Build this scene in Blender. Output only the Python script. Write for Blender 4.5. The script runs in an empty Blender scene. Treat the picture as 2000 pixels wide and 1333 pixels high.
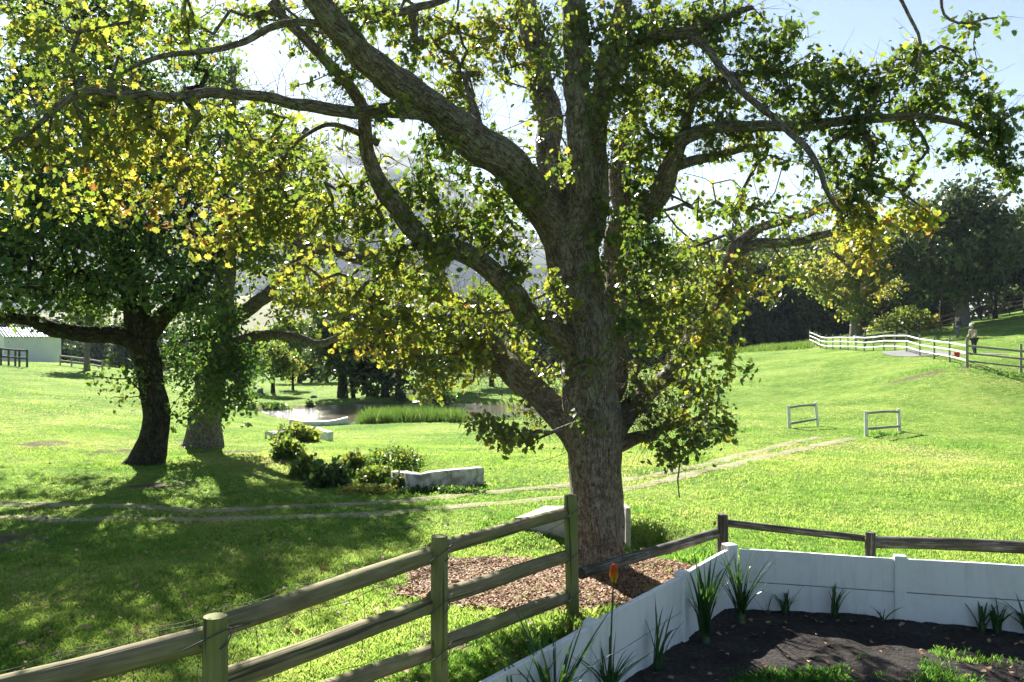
import bpy, math, random
import numpy as np
from mathutils import Vector, Matrix

# ---------------------------------------------------------------- camera, world, sun, exposure
F = 1700.0; CX = 1000.0; CY = 666.5; CAMZ = 2.6          # focal length and centre in photo pixels, eye height (m)
scene = bpy.context.scene
cam_d = bpy.data.cameras.new("camera"); cam = bpy.data.objects.new("camera", cam_d)
scene.collection.objects.link(cam); scene.camera = cam
cam.location = (0, 0, CAMZ); cam.rotation_euler = (math.radians(90), 0, 0)
cam_d.sensor_width = 36; cam_d.lens = 36 * F / 2000; cam_d.clip_start = .05; cam_d.clip_end = 30000

SUN_EL = math.radians(32.0); SUN_AZ = math.radians(-19.0)   # azimuth from +Y towards +X
world = bpy.data.worlds.new("World"); scene.world = world; world.use_nodes = True
wn = world.node_tree; bg = wn.nodes["Background"]
sky = wn.nodes.new("ShaderNodeTexSky"); sky.sky_type = 'NISHITA'; sky.sun_disc = False
sky.sun_elevation = SUN_EL; sky.sun_rotation = SUN_AZ; sky.dust_density = .3; sky.air_density = 1.0; sky.ozone_density = 1.4
wn.links.new(sky.outputs[0], bg.inputs[0]); bg.inputs[1].default_value = 0.032
sd = bpy.data.lights.new("sun", 'SUN'); sd.energy = 5.0; sd.angle = math.radians(.55); sd.color = (1, .95, .85)
so = bpy.data.objects.new("sun", sd); scene.collection.objects.link(so)
tosun = Vector((math.sin(SUN_AZ)*math.cos(SUN_EL), math.cos(SUN_AZ)*math.cos(SUN_EL), math.sin(SUN_EL)))
so.rotation_euler = tosun.to_track_quat('Z', 'Y').to_euler(); so.location = (0, 0, 60)
scene.view_settings.view_transform = 'Standard'; scene.view_settings.look = 'None'
scene.view_settings.gamma = 1; scene.view_settings.exposure = 2.1
cy = scene.cycles
cy.max_bounces = 7; cy.diffuse_bounces = 4; cy.glossy_bounces = 2; cy.transmission_bounces = 5; cy.volume_bounces = 0
cy.caustics_reflective = False; cy.caustics_refractive = False

rng = np.random.default_rng(7); random.seed(7)
COL = scene.collection

# ---------------------------------------------------------------- helpers
def P(px, py, Z):
    return np.array([(px-CX)*Z/F, Z, CAMZ-(py-CY)*Z/F])
def tag(o, label=None, cat=None, group=None, kind=None):
    if label: o["label"] = label
    if cat: o["category"] = cat
    if group: o["group"] = group
    if kind: o["kind"] = kind
    return o
def empty(name, loc=(0, 0, 0)):
    o = bpy.data.objects.new(name, None); COL.objects.link(o); o.location = Vector([float(v) for v in loc]); o.empty_display_size = .2
    return o
def hash2(ix, iy, seed):
    h = np.sin(ix*127.1 + iy*311.7 + seed*74.7)*43758.5453
    return h-np.floor(h)
def vnoise(x, y, seed=0):
    x = np.asarray(x, float); y = np.asarray(y, float)
    ix = np.floor(x); iy = np.floor(y); fx = x-ix; fy = y-iy
    fx = fx*fx*(3-2*fx); fy = fy*fy*(3-2*fy)
    a = hash2(ix, iy, seed); b = hash2(ix+1, iy, seed); c = hash2(ix, iy+1, seed); d = hash2(ix+1, iy+1, seed)
    return (a*(1-fx)+b*fx)*(1-fy)+(c*(1-fx)+d*fx)*fy
def fbm(x, y, seed=0, o=3):
    s = 0; a = 1; t = 0
    for k in range(o):
        s = s+a*vnoise(x*2**k, y*2**k, seed+k*13); t += a; a *= .5
    return s/t
class MB:
    """collects polygons with per-vertex attributes; build() makes ONE mesh object"""
    def __init__(s): s.v = []; s.f = []; s.n = 0; s.tint = []; s.bc = []
    def add(s, verts, faces, tint=None, bc=None):
        verts = np.asarray(verts, np.float32).reshape(-1, 3); faces = np.asarray(faces, np.int32)
        s.v.append(verts); s.f.append(faces+s.n); s.n += len(verts)
        s.tint.append(np.zeros(len(verts), np.float32) if tint is None else np.broadcast_to(np.asarray(tint, np.float32), (len(verts),)))
        s.bc.append(verts.copy() if bc is None else np.asarray(bc, np.float32))
    def build(s, name, mat, parent=None, smooth=True):
        me = bpy.data.meshes.new(name)
        v = np.concatenate(s.v) if s.v else np.zeros((0, 3), np.float32)
        tint = np.concatenate(s.tint); bc = np.concatenate(s.bc)
        if parent is not None: off = np.array(parent_world(parent), np.float32); v = v-off
        loops = np.concatenate([f.reshape(-1) for f in s.f])
        tot = np.concatenate([np.full(f.shape[0], f.shape[1], np.int32) for f in s.f])
        me.vertices.add(len(v)); me.vertices.foreach_set("co", v.reshape(-1))
        me.loops.add(len(loops)); me.loops.foreach_set("vertex_index", loops.astype(np.int32))
        me.polygons.add(len(tot)); st = np.concatenate([[0], np.cumsum(tot)[:-1]]).astype(np.int32)
        me.polygons.foreach_set("loop_start", st); me.polygons.foreach_set("loop_total", tot)
        me.polygons.foreach_set("use_smooth", np.full(len(tot), smooth, bool))
        a = me.attributes.new("tint", 'FLOAT', 'POINT'); a.data.foreach_set("value", tint)
        b = me.attributes.new("bc", 'FLOAT_VECTOR', 'POINT'); b.data.foreach_set("vector", bc.reshape(-1))
        me.update(calc_edges=True)
        me.materials.append(mat)
        o = bpy.data.objects.new(name, me); COL.objects.link(o)
        if parent is not None: o.parent = parent
        return o
def parent_world(p):
    l = Vector(p.location)
    while p.parent: p = p.parent; l = l+Vector(p.location)
    return tuple(l)
def resample(pts, rad, step):
    pts = np.asarray(pts, float); rad = np.asarray(rad, float)
    # Catmull-Rom through the points
    n = len(pts); out = []; ro = []
    ext = np.vstack([2*pts[0]-pts[1], pts, 2*pts[-1]-pts[-2]])
    for i in range(n-1):
        p0, p1, p2, p3 = ext[i:i+4]
        m = max(1, int(np.linalg.norm(p2-p1)/step))
        for k in range(m):
            t = k/m
            out.append(.5*((2*p1)+(-p0+p2)*t+(2*p0-5*p1+4*p2-p3)*t*t+(-p0+3*p1-3*p2+p3)*t**3))
            ro.append(rad[i]*(1-t)+rad[i+1]*t)
    out.append(pts[-1]); ro.append(rad[-1])
    return np.array(out), np.array(ro)
def tube(mb, pts, rad, sides=8, rough=0., seed=0, cap=True, tint=0., flat=1.0, ridge=0.):
    pts = np.asarray(pts, float); rad = np.asarray(rad, float); n = len(pts)
    if n < 2: return
    t = np.gradient(pts, axis=0); t /= (np.linalg.norm(t, axis=1)[:, None]+1e-9)
    up = np.array([0, 0, 1.]) if abs(t[0][2]) < .9 else np.array([1., 0, 0])
    u = np.zeros_like(t); a = up-t[0]*np.dot(up, t[0]); a /= np.linalg.norm(a); u[0] = a
    for i in range(1, n):
        a = u[i-1]-t[i]*np.dot(u[i-1], t[i]); u[i] = a/(np.linalg.norm(a)+1e-9)
    w = np.cross(t, u)
    th = np.arange(sides)*2*np.pi/sides
    L = np.concatenate([[0], np.cumsum(np.linalg.norm(np.diff(pts, axis=0), axis=1))])
    R = rad[:, None]*np.ones(sides)[None]
    if rough:
        R = R*(1+rough*(fbm(np.cos(th)[None]*1.6+L[:, None]*1.3+seed*7.3, np.sin(th)[None]*1.6+L[:, None]*.6+seed*3.1, seed, 3)-.5)*2)
    if ridge:
        R = R*(1+ridge*(vnoise(th[None]*4.5+L[:, None]*.6+0*R, L[:, None]*5+0*R, seed+5)-.5)*2)
    V = pts[:, None]+R[..., None]*(np.cos(th)[None, :, None]*u[:, None]*flat+np.sin(th)[None, :, None]*w[:, None])
    bc = np.stack([np.cos(th)[None]*rad[:, None], np.sin(th)[None]*rad[:, None], np.repeat(L[:, None], sides, 1)+seed*3.7], -1)
    i = np.arange(n-1)[:, None]*sides; j = np.arange(sides)[None]; k = (j+1) % sides
    f = np.stack([i+j, i+k, i+sides+k, i+sides+j], -1).reshape(-1, 4)
    mb.add(V.reshape(-1, 3), f, tint, bc.reshape(-1, 3))
    if cap:
        for e in (0, n-1):
            ring = V[e]; c = pts[e]+(t[e]*rad[e]*.03*(1 if e else -1))
            vv = np.vstack([ring, c]); ff = [[a_, (a_+1) % sides, sides] if e else [(a_+1) % sides, a_, sides] for a_ in range(sides)]
            b2 = np.vstack([bc[e]*[1, 1, 0]+[0, 0, 9+seed], [0, 0, 9+seed]])
            mb.add(vv, ff, np.float32(1.0) if tint == 0. else tint, b2)
def box(mb, c, s, rot=0., tint=0., rz=None):
    c = np.asarray(c, float); x, y, z = np.asarray(s, float)/2
    v = np.array([[-x, -y, -z], [x, -y, -z], [x, y, -z], [-x, y, -z], [-x, -y, z], [x, -y, z], [x, y, z], [-x, y, z]])
    ca, sa = math.cos(rot), math.sin(rot)
    v = np.stack([v[:, 0]*ca-v[:, 1]*sa, v[:, 0]*sa+v[:, 1]*ca, v[:, 2]], -1)+c
    mb.add(v, [[0, 3, 2, 1], [4, 5, 6, 7], [0, 1, 5, 4], [1, 2, 6, 5], [2, 3, 7, 6], [3, 0, 4, 7]], tint)
def copy_tree(o, parent=None):
    c = o.copy(); COL.objects.link(c); c.parent = parent
    for ch in list(o.children): copy_tree(ch, c)
    return c
def bevel(o, w=.01, seg=2):
    m = o.modifiers.new("bevel", 'BEVEL'); m.width = w; m.segments = seg; m.limit_method = 'ANGLE'
    return o

# ---------------------------------------------------------------- materials
def newmat(name):
    m = bpy.data.materials.new(name); m.use_nodes = True; nt = m.node_tree; nt.nodes.clear()
    out = nt.nodes.new("ShaderNodeOutputMaterial"); return m, nt, out
def ramp(nt, fac, stops):
    r = nt.nodes.new("ShaderNodeValToRGB"); cr = r.color_ramp
    while len(cr.elements) < len(stops): cr.elements.new(.5)
    for e, (p, c) in zip(cr.elements, stops): e.position = p; e.color = (*c, 1)
    if fac is not None: nt.links.new(fac, r.inputs[0])
    return r
def attr(nt, name, out=2):
    a = nt.nodes.new("ShaderNodeAttribute"); a.attribute_name = name; return a.outputs["Fac" if out == 2 else "Vector"]
def noise(nt, vec, scale, detail=4, rough=.55):
    n = nt.nodes.new("ShaderNodeTexNoise"); n.inputs["Scale"].default_value = scale; n.inputs["Detail"].default_value = detail
    n.inputs["Roughness"].default_value = rough
    if vec is not None: nt.links.new(vec, n.inputs["Vector"])
    return n.outputs["Fac"]
def mapping(nt, vec, sc):
    m = nt.nodes.new("ShaderNodeMapping"); m.inputs["Scale"].default_value = sc; nt.links.new(vec, m.inputs["Vector"]); return m.outputs[0]
def mathn(nt, op, a, b=None, clamp=False):
    m = nt.nodes.new("ShaderNodeMath"); m.operation = op; m.use_clamp = clamp
    for i, x in enumerate((a, b)):
        if x is None: continue
        if isinstance(x, (int, float)): m.inputs[i].default_value = x
        else: nt.links.new(x, m.inputs[i])
    return m.outputs[0]
def mixc(nt, fac, a, b):
    m = nt.nodes.new("ShaderNodeMix"); m.data_type = 'RGBA'
    if isinstance(fac, (int, float)): m.inputs[0].default_value = fac
    else: nt.links.new(fac, m.inputs[0])
    for i, x in ((6, a), (7, b)):
        if isinstance(x, tuple): m.inputs[i].default_value = (*x, 1)
        else: nt.links.new(x, m.inputs[i])
    return m.outputs[2]
def bumpn(nt, h, strength, dist):
    b = nt.nodes.new("ShaderNodeBump"); b.inputs["Strength"].default_value = strength; b.inputs["Distance"].default_value = dist
    nt.links.new(h, b.inputs["Height"]); return b.outputs[0]
def princ(nt, out, col, rough=.8, normal=None, spec=.3, metal=0.):
    p = nt.nodes.new("ShaderNodeBsdfPrincipled")
    if isinstance(col, tuple): p.inputs["Base Color"].default_value = (*col, 1)
    else: nt.links.new(col, p.inputs["Base Color"])
    if isinstance(rough, (int, float)): p.inputs["Roughness"].default_value = rough
    else: nt.links.new(rough, p.inputs["Roughness"])
    p.inputs["Specular IOR Level"].default_value = spec; p.inputs["Metallic"].default_value = metal
    if normal is not None: nt.links.new(normal, p.inputs["Normal"])
    if out is not None: nt.links.new(p.outputs[0], out.inputs[0])
    return p
def leafmat(name, stops, tstops, fac=.5, rough=.5, spec=.25):
    m, nt, out = newmat(name); t = attr(nt, "tint")
    c = ramp(nt, t, stops).outputs[0]; c2 = ramp(nt, t, tstops).outputs[0]
    p = princ(nt, None, c, rough, None, spec)
    tr = nt.nodes.new("ShaderNodeBsdfTranslucent"); nt.links.new(c2, tr.inputs[0])
    mx = nt.nodes.new("ShaderNodeMixShader"); mx.inputs[0].default_value = fac
    nt.links.new(p.outputs[0], mx.inputs[1]); nt.links.new(tr.outputs[0], mx.inputs[2]); nt.links.new(mx.outputs[0], out.inputs[0])
    return m
M = {}
M['oakleaf'] = leafmat('oak_leaf', [(0, (.045, .078, .035)), (.35, (.07, .11, .04)), (.6, (.12, .14, .035)), (.9, (.26, .20, .04)), (1, (.28, .12, .04))],
                       [(0, (.09, .19, .03)), (.35, (.24, .35, .04)), (.6, (.42, .48, .055)), (.9, (.70, .54, .08)), (1, (.60, .27, .06))], .42, .42, .4)
M['darkleaf'] = leafmat('evergreen_leaf', [(0, (.026, .05, .024)), (.5, (.04, .08, .03)), (1, (.10, .13, .035))],
                        [(0, (.05, .13, .03)), (.5, (.18, .32, .04)), (1, (.52, .55, .08))], .38, .45)
M['midleaf'] = leafmat('meadow_tree_leaf', [(0, (.04, .08, .025)), (.5, (.09, .13, .03)), (1, (.22, .2, .04))],
                       [(0, (.12, .26, .04)), (.5, (.32, .42, .06)), (1, (.6, .5, .08))], .42)
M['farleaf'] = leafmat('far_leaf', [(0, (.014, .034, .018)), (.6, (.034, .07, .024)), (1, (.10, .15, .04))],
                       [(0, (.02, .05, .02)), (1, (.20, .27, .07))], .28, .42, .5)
M['grass'] = leafmat('grass_blade', [(0, (.02, .085, .016)), (.4, (.042, .13, .02)), (.75, (.11, .19, .04)), (1, (.28, .25, .12))],
                     [(0, (.13, .32, .04)), (.4, (.34, .53, .085)), (.75, (.54, .65, .15)), (1, (.7, .62, .28))], .5, .55, .2)
M['reed'] = leafmat('reed_blade', [(0, (.03, .06, .015)), (.6, (.08, .12, .02)), (1, (.3, .24, .1))],
                    [(0, (.06, .14, .02)), (.6, (.15, .23, .04)), (1, (.5, .4, .15))], .45)
M['strap'] = leafmat('strappy_leaf', [(0, (.02, .06, .02)), (1, (.06, .13, .03))], [(0, (.04, .14, .02)), (1, (.16, .3, .05))], .3, .35, .5)
M['petal'] = leafmat('flower_petal', [(0, (.8, .62, .05)), (.5, (.85, .35, .03)), (1, (.8, .13, .02))], [(0, (.9, .75, .1)), (.5, (.9, .4, .03)), (1, (.8, .12, .02))], .4)
M['litter'] = leafmat('fallen_leaf', [(0, (.15, .08, .04)), (.5, (.31, .18, .10)), (.85, (.46, .31, .19)), (1, (.42, .2, .07))], [(0, (.12, .06, .03)), (1, (.4, .2, .08))], .2, .7)

def barkmat(name, c1, c2, c3, scale=1., lichen=(.30, .31, .24), lich=.45):
    m, nt, out = newmat(name); v = attr(nt, "bc", 3)
    vs = mapping(nt, v, (1, 1, .33))
    v2 = nt.nodes.new("ShaderNodeTexVoronoi"); v2.feature = 'DISTANCE_TO_EDGE'; v2.inputs["Scale"].default_value = 62*scale
    nz = nt.nodes.new("ShaderNodeTexNoise"); nz.inputs["Scale"].default_value = 9*scale; nt.links.new(vs, nz.inputs["Vector"])
    ad = nt.nodes.new("ShaderNodeVectorMath"); ad.operation = 'MULTIPLY_ADD'; nt.links.new(nz.outputs["Color"], ad.inputs[0]); ad.inputs[1].default_value = (.16, .16, .16)
    nt.links.new(vs, ad.inputs[2]); nt.links.new(ad.outputs[0], v2.inputs["Vector"])
    ridge = mathn(nt, 'MULTIPLY', v2.outputs["Distance"], 3.2, True)
    fine = noise(nt, mapping(nt, v, (1, 1, .45)), 34*scale, 8, .72)
    h = mathn(nt, 'ADD', mathn(nt, 'MULTIPLY', ridge, .35), mathn(nt, 'MULTIPLY', fine, 1.1))
    col = ramp(nt, mathn(nt, 'MULTIPLY', h, .9), [(.36, c1), (.62, c2), (.9, c3)]).outputs[0]
    fv = nt.nodes.new("ShaderNodeTexVoronoi"); fv.feature = 'DISTANCE_TO_EDGE'; fv.inputs["Scale"].default_value = 21*scale
    fa = nt.nodes.new("ShaderNodeVectorMath"); fa.operation = 'MULTIPLY_ADD'; nt.links.new(nz.outputs["Color"], fa.inputs[0]); fa.inputs[1].default_value = (.12, .12, .12)
    nt.links.new(mapping(nt, v, (1, 1, .13)), fa.inputs[2]); nt.links.new(fa.outputs[0], fv.inputs["Vector"])
    fur = ramp(nt, fv.outputs["Distance"], [(.02, (1, 1, 1)), (.16, (0, 0, 0))]).outputs[0]
    col = mixc(nt, mathn(nt, 'MULTIPLY', fur, .42), col, tuple(x*.5 for x in c1)); h = mathn(nt, 'SUBTRACT', h, mathn(nt, 'MULTIPLY', fur, .7))
    li = ramp(nt, noise(nt, v, 9*scale, 8, .7), [(.46, (0, 0, 0)), (.56, (1, 1, 1))]).outputs[0]
    li2 = mathn(nt, 'MULTIPLY', mathn(nt, 'MULTIPLY', li, ramp(nt, fine, [(.40, (0, 0, 0)), (.52, (1, 1, 1))]).outputs[0]), lich)
    col = mixc(nt, li2, col, lichen)
    princ(nt, out, col, .92, bumpn(nt, h, 1., .03/scale), .15)
    return m
M['bark'] = barkmat('oak_bark', (.06, .045, .035), (.22, .178, .138), (.42, .36, .29), 1., (.38, .38, .31), .6)
M['darkbark'] = barkmat('dark_bark', (.02, .015, .012), (.05, .04, .03), (.11, .09, .07), .7, (.15, .16, .1), .3)
M['greybark'] = barkmat('grey_bark', (.08, .065, .055), (.22, .19, .165), (.38, .34, .3), .6)
def woodmat(name, stops, green, gamt, sc=1.):
    m, nt, out = newmat(name); v = attr(nt, "bc", 3)
    g = noise(nt, mapping(nt, v, (1, 1, .05)), 55*sc, 5, .6)
    big = noise(nt, mapping(nt, v, (1, 1, .5)), 5*sc, 5, .65)
    f = mathn(nt, 'ADD', mathn(nt, 'MULTIPLY', g, .6), mathn(nt, 'MULTIPLY', big, .45))
    col = ramp(nt, f, stops).outputs[0]
    gm = ramp(nt, noise(nt, mapping(nt, v, (1, 1, .4)), 3.1*sc, 4, .6), [(.4, (0, 0, 0)), (.68, (1, 1, 1))]).outputs[0]
    col = mixc(nt, mathn(nt, 'MULTIPLY', gm, gamt), col, green)
    crack = ramp(nt, noise(nt, mapping(nt, v, (1, 1, .03)), 30*sc, 2, .4), [(.31, (1, 1, 1)), (.36, (0, 0, 0))]).outputs[0]
    col = mixc(nt, mathn(nt, 'MULTIPLY', crack, .75), col, (.03, .025, .02))
    knot = nt.nodes.new("ShaderNodeTexVoronoi"); knot.inputs["Scale"].default_value = 5.*sc; nt.links.new(mapping(nt, v, (1.2, 1.2, .5)), knot.inputs["Vector"])
    kk = ramp(nt, knot.outputs["Distance"], [(.04, (1, 1, 1)), (.09, (0, 0, 0))]).outputs[0]
    col = mixc(nt, mathn(nt, 'MULTIPLY', kk, .85), col, (.03, .022, .015))
    princ(nt, out, col, .85, bumpn(nt, mathn(nt, 'SUBTRACT', g, mathn(nt, 'MULTIPLY', crack, .8)), .6, .006), .2)
    return m
M['post'] = woodmat('treated_post', [(.3, (.09, .085, .035)), (.5, (.19, .19, .08)), (.75, (.30, .29, .15))], (.17, .21, .05), .85)
M['rail'] = woodmat('mossy_rail', [(.3, (.07, .055, .03)), (.5, (.20, .165, .095)), (.75, (.38, .33, .21))], (.19, .21, .055), .6)
M['oldrail'] = woodmat('old_grey_rail', [(.37, (.025, .021, .018)), (.52, (.075, .065, .056)), (.7, (.34, .32, .29))], (.1, .1, .06), .25)
M['greywood'] = woodmat('weathered_rail', [(.3, (.12, .11, .09)), (.5, (.3, .28, .24)), (.75, (.5, .47, .42))], (.2, .2, .12), .3, .6)
M['darkwood'] = woodmat('dark_rail', [(.3, (.03, .025, .02)), (.5, (.08, .065, .05)), (.75, (.16, .13, .1))], (.08, .08, .04), .3, .6)
def paintmat(name, base, dirt, dscale=3., dlo=.52, dhi=.7, damt=.6, rough=.6, bump=.003, zdirt=None, streak=None):
    m, nt, out = newmat(name); tc = nt.nodes.new("ShaderNodeTexCoord").outputs["Object"]
    n1 = noise(nt, tc, dscale, 7, .65); n2 = noise(nt, tc, 90, 3, .6)
    f = mathn(nt, 'MULTIPLY', ramp(nt, n1, [(dlo, (0, 0, 0)), (dhi, (1, 1, 1))]).outputs[0], damt)
    col = mixc(nt, f, base, dirt)
    if streak is not None:
        s = noise(nt, mapping(nt, tc, (7, 7, .8)), 1.6, 5, .7)
        col = mixc(nt, mathn(nt, 'MULTIPLY', ramp(nt, s, [(.5, (0, 0, 0)), (.72, (1, 1, 1))]).outputs[0], .4), col, streak)
    if zdirt is not None:
        sx = nt.nodes.new("ShaderNodeSeparateXYZ"); nt.links.new(tc, sx.inputs[0])
        z = mathn(nt, 'ADD', sx.outputs[2], mathn(nt, 'MULTIPLY', n1, zdirt[2]))
        mr = nt.nodes.new("ShaderNodeMapRange"); mr.inputs[1].default_value = zdirt[1]; mr.inputs[2].default_value = zdirt[0]; nt.links.new(z, mr.inputs[0])
        col = mixc(nt, mathn(nt, 'MULTIPLY', mr.outputs[0], .8), col, zdirt[3])
    princ(nt, out, col, rough, bumpn(nt, mathn(nt, 'ADD', n2, mathn(nt, 'MULTIPLY', n1, 2.)), .5, bump), .35)
    return m
M['whitewall'] = paintmat('white_wall_paint', (.80, .80, .79), (.55, .53, .50), 2.4, .5, .8, .5, .55, .003, (-.60, .02, .42, (.36, .32, .25)), (.5, .48, .44))
M['oldwhite'] = paintmat('old_whitewash', (.62, .60, .54), (.16, .15, .12), 4., .42, .58, .85, .8, .01, (-.1, .16, .25, (.14, .13, .1)), (.4, .38, .33))
M['whitewood'] = paintmat('painted_and_sunlit_white', (.78, .77, .74), (.4, .38, .33), 5., .5, .66, .5, .6, .002)
M['housewall'] = paintmat('shed_wall_paint', (.78, .78, .75), (.55, .52, .46), 1.2, .5, .8, .4, .8, .003)
M['concrete'] = paintmat('grey_concrete', (.40, .38, .35), (.12, .11, .09), 3., .45, .65, .7, .9, .01)
def simple(name, c, rough=.8, nscale=20, var=.25, spec=.3, metal=0.):
    m, nt, out = newmat(name); tc = nt.nodes.new("ShaderNodeTexCoord").outputs["Object"]; n = noise(nt, tc, nscale, 4)
    col = mixc(nt, n, tuple(x*(1-var) for x in c), tuple(min(1, x*(1+var)) for x in c))
    princ(nt, out, col, rough, bumpn(nt, n, .3, .01), spec, metal); return m
M['roof'] = simple('corrugated_sheet', (.62, .60, .60), .45, 3, .15, .5, .3)
M['wire'] = simple('galvanised_wire', (.08, .078, .075), .7, 30, .2, .3, .3)
M['rock'] = simple('rock_grey', (.2, .18, .16), .9, 4, .5)
M['red'] = simple('red_plastic', (.75, .05, .05), .4, 5, .05)
M['skin'] = simple('skin', (.35, .2, .13), .6, 5, .1); M['tan'] = simple('tan_jacket', (.42, .36, .27), .9, 9, .15)
M['dark_cloth'] = simple('dark_trousers', (.035, .035, .04), .9, 9, .2); M['cap'] = simple('white_cap', (.8, .8, .78), .8, 5, .05)
M['horse'] = simple('dark_hide', (.03, .022, .02), .7, 4, .3); M['gravel'] = simple('pale_gravel', (.17, .17, .17), .95, 6, .25)
M['grey_cloth'] = simple('grey_trousers', (.12, .13, .16), .9, 9, .2)

def groundmat():
    m, nt, out = newmat('meadow_ground'); tc = nt.nodes.new("ShaderNodeTexCoord").outputs["Object"]
    a = noise(nt, tc, .35, 5, .6); b = noise(nt, tc, 3.5, 6, .65); c = noise(nt, tc, 28, 4, .7)
    f = mathn(nt, 'ADD', mathn(nt, 'ADD', mathn(nt, 'MULTIPLY', a, .35), mathn(nt, 'MULTIPLY', b, .35)), mathn(nt, 'MULTIPLY', c, .3))
    col = ramp(nt, f, [(.33, (.045, .12, .018)), (.46, (.11, .22, .03)), (.56, (.27, .37, .08)), (.68, (.40, .41, .16))]).outputs[0]
    bare = ramp(nt, noise(nt, tc, 1.1, 7, .7), [(.66, (0, 0, 0)), (.74, (1, 1, 1))]).outputs[0]
    col = mixc(nt, mathn(nt, 'MULTIPLY', bare, .55), col, (.30, .26, .13))
    soil = attr(nt, "tint"); col = mixc(nt, soil, col, mixc(nt, b, (.07, .05, .035), (.24, .19, .13)))
    hgt = mathn(nt, 'ADD', mathn(nt, 'MULTIPLY', b, 1.), mathn(nt, 'MULTIPLY', c, .55))
    p = princ(nt, None, col, .95, bumpn(nt, hgt, 1., .13), .05)
    tr = nt.nodes.new("ShaderNodeBsdfTranslucent")
    nt.links.new(p.outputs[0], out.inputs[0]); nt.nodes.remove(tr)
    return m
M['ground'] = groundmat()
def soilmat(name, c1, c2, c3, sc=1.):
    m, nt, out = newmat(name); tc = nt.nodes.new("ShaderNodeTexCoord").outputs["Object"]
    a = noise(nt, tc, 1.3*sc, 6, .65); b = noise(nt, tc, 22*sc, 6, .7)
    f = mathn(nt, 'ADD', mathn(nt, 'MULTIPLY', a, .5), mathn(nt, 'MULTIPLY', b, .5))
    col = ramp(nt, f, [(.35, c1), (.5, c2), (.68, c3)]).outputs[0]
    princ(nt, out, col, .95, bumpn(nt, mathn(nt, 'ADD', b, a), 1., min(.05/sc, .3)), .1); return m
M['soil'] = soilmat('dark_bed_soil', (.02, .017, .016), (.048, .042, .039), (.11, .10, .095))
M['dirt'] = soilmat('track_dirt', (.15, .17, .06), (.31, .29, .17), (.52, .46, .34))
M['mud'] = soilmat('pond_mud', (.06, .045, .035), (.13, .10, .08), (.3, .24, .2), .5)
M['khaki'] = soilmat('far_hill_grass', (.09, .10, .035), (.14, .14, .055), (.18, .165, .08), .012)
M['mountain'] = soilmat('mountain_slope', (.04, .05, .05), (.08, .09, .08), (.14, .13, .11), .002)
def watermat():
    m, nt, out = newmat('pond_water'); tc = nt.nodes.new("ShaderNodeTexCoord").outputs["Object"]
    n = noise(nt, mapping(nt, tc, (1, 2.2, 1)), 3.5, 4, .6); b2 = noise(nt, tc, .35, 3)
    col = ramp(nt, b2, [(.4, (.10, .10, .10)), (.62, (.14, .10, .07))]).outputs[0]
    p = princ(nt, out, col, .07, bumpn(nt, n, .8, .04), .5); p.inputs["IOR"].default_value = 1.33
    return m
M['water'] = watermat()

# ---------------------------------------------------------------- terrain height field (thin plate through surveyed points)
CP = [(0, 1000, 14.5), (250, 1000, 14), (500, 1000, 14), (800, 1000, 13.8), (1100, 1000, 13.8), (1400, 1000, 14), (1700, 1000, 14.3), (2000, 1000, 14.5),
      (-500, 1000, 14), (2500, 1000, 14.5), (0, 900, 20), (250, 905, 20), (450, 880, 23), (650, 900, 20.3), (800, 950, 16.4), (850, 880, 24), (600, 862, 27), (1200, 900, 20.3),
      (1500, 900, 21), (2000, 900, 22), (2500, 880, 22), (-500, 880, 20), (-500, 800, 30), (0, 810, 30), (150, 800, 33), (200, 760, 45), (0, 755, 42), (0, 710, 62), (130, 712, 70), (-400, 690, 60),
      (300, 820, 33), (430, 820, 34), (420, 775, 50), (300, 740, 62),
      (550, 829, 39.5), (700, 831, 39.5), (850, 829, 39.5), (1050, 826, 39.5), (480, 812, 40), (1200, 812, 40), (1250, 770, 52),
      (700, 779, 56), (850, 777, 56), (1050, 776, 56), (560, 784, 55), (480, 782, 54), (550, 746, 80), (700, 746, 80), (900, 744, 80), (1100, 740, 80),
      (1300, 765, 50), (1450, 765, 45), (1450, 850, 28), (1600, 838, 29), (1800, 848, 28), (1600, 765, 44), (1800, 780, 37), (2000, 780, 36), (2000, 722, 41), (1890, 714, 42),
      (1750, 690, 55), (1600, 683, 75), (1440, 692, 78), (1330, 712, 90), (1900, 692, 54), (1850, 640, 82), (1690, 655, 85), (1960, 615, 92), (2050, 600, 100), (2400, 560, 100), (2300, 690, 50), (2400, 760, 36),
      (1500, 680, 110), (1200, 735, 100)]
def cp_uvz(px, py, Z): return ((px-CX)/F, math.log(Z), CAMZ-(py-CY)*Z/F)
pts = [cp_uvz(*c) for c in CP]
for u in (-.8, -.4, 0, .4, .8):
    for Y in (5, 8, 11): pts.append((u, math.log(Y), -.02 if Y < 11 else -.08))
for u in (-.8, -.4, 0., .25, .8):
    pts.append((u, math.log(170), -1.5 if u < .3 else 4.)); pts.append((u, math.log(130), -1.5 if u < .3 else 5.))
pts = np.array(pts); K = 1.5
def tk(r2): return .5*r2*np.log(r2+1e-12)
A_ = np.stack([pts[:, 0]*K, pts[:, 1]], 1); n_ = len(A_)
D = ((A_[:, None]-A_[None])**2).sum(-1)
Km = np.zeros((n_+3, n_+3)); Km[:n_, :n_] = tk(D)+np.eye(n_)*2e-4; Km[:n_, n_] = 1; Km[:n_, n_+1:] = A_; Km[n_, :n_] = 1; Km[n_+1:, :n_] = A_.T
W_ = np.linalg.solve(Km, np.concatenate([pts[:, 2], np.zeros(3)]))
BC = np.array([2.5, 10.0]); DL = np.array([-.566, -.824]); DR = np.array([.966, -.258])      # bed corner and directions of its two walls
NL = np.array([-.824, .566]); NR = np.array([.258, .966])                                  # outward normals
POND_Z = -1.25
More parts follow.
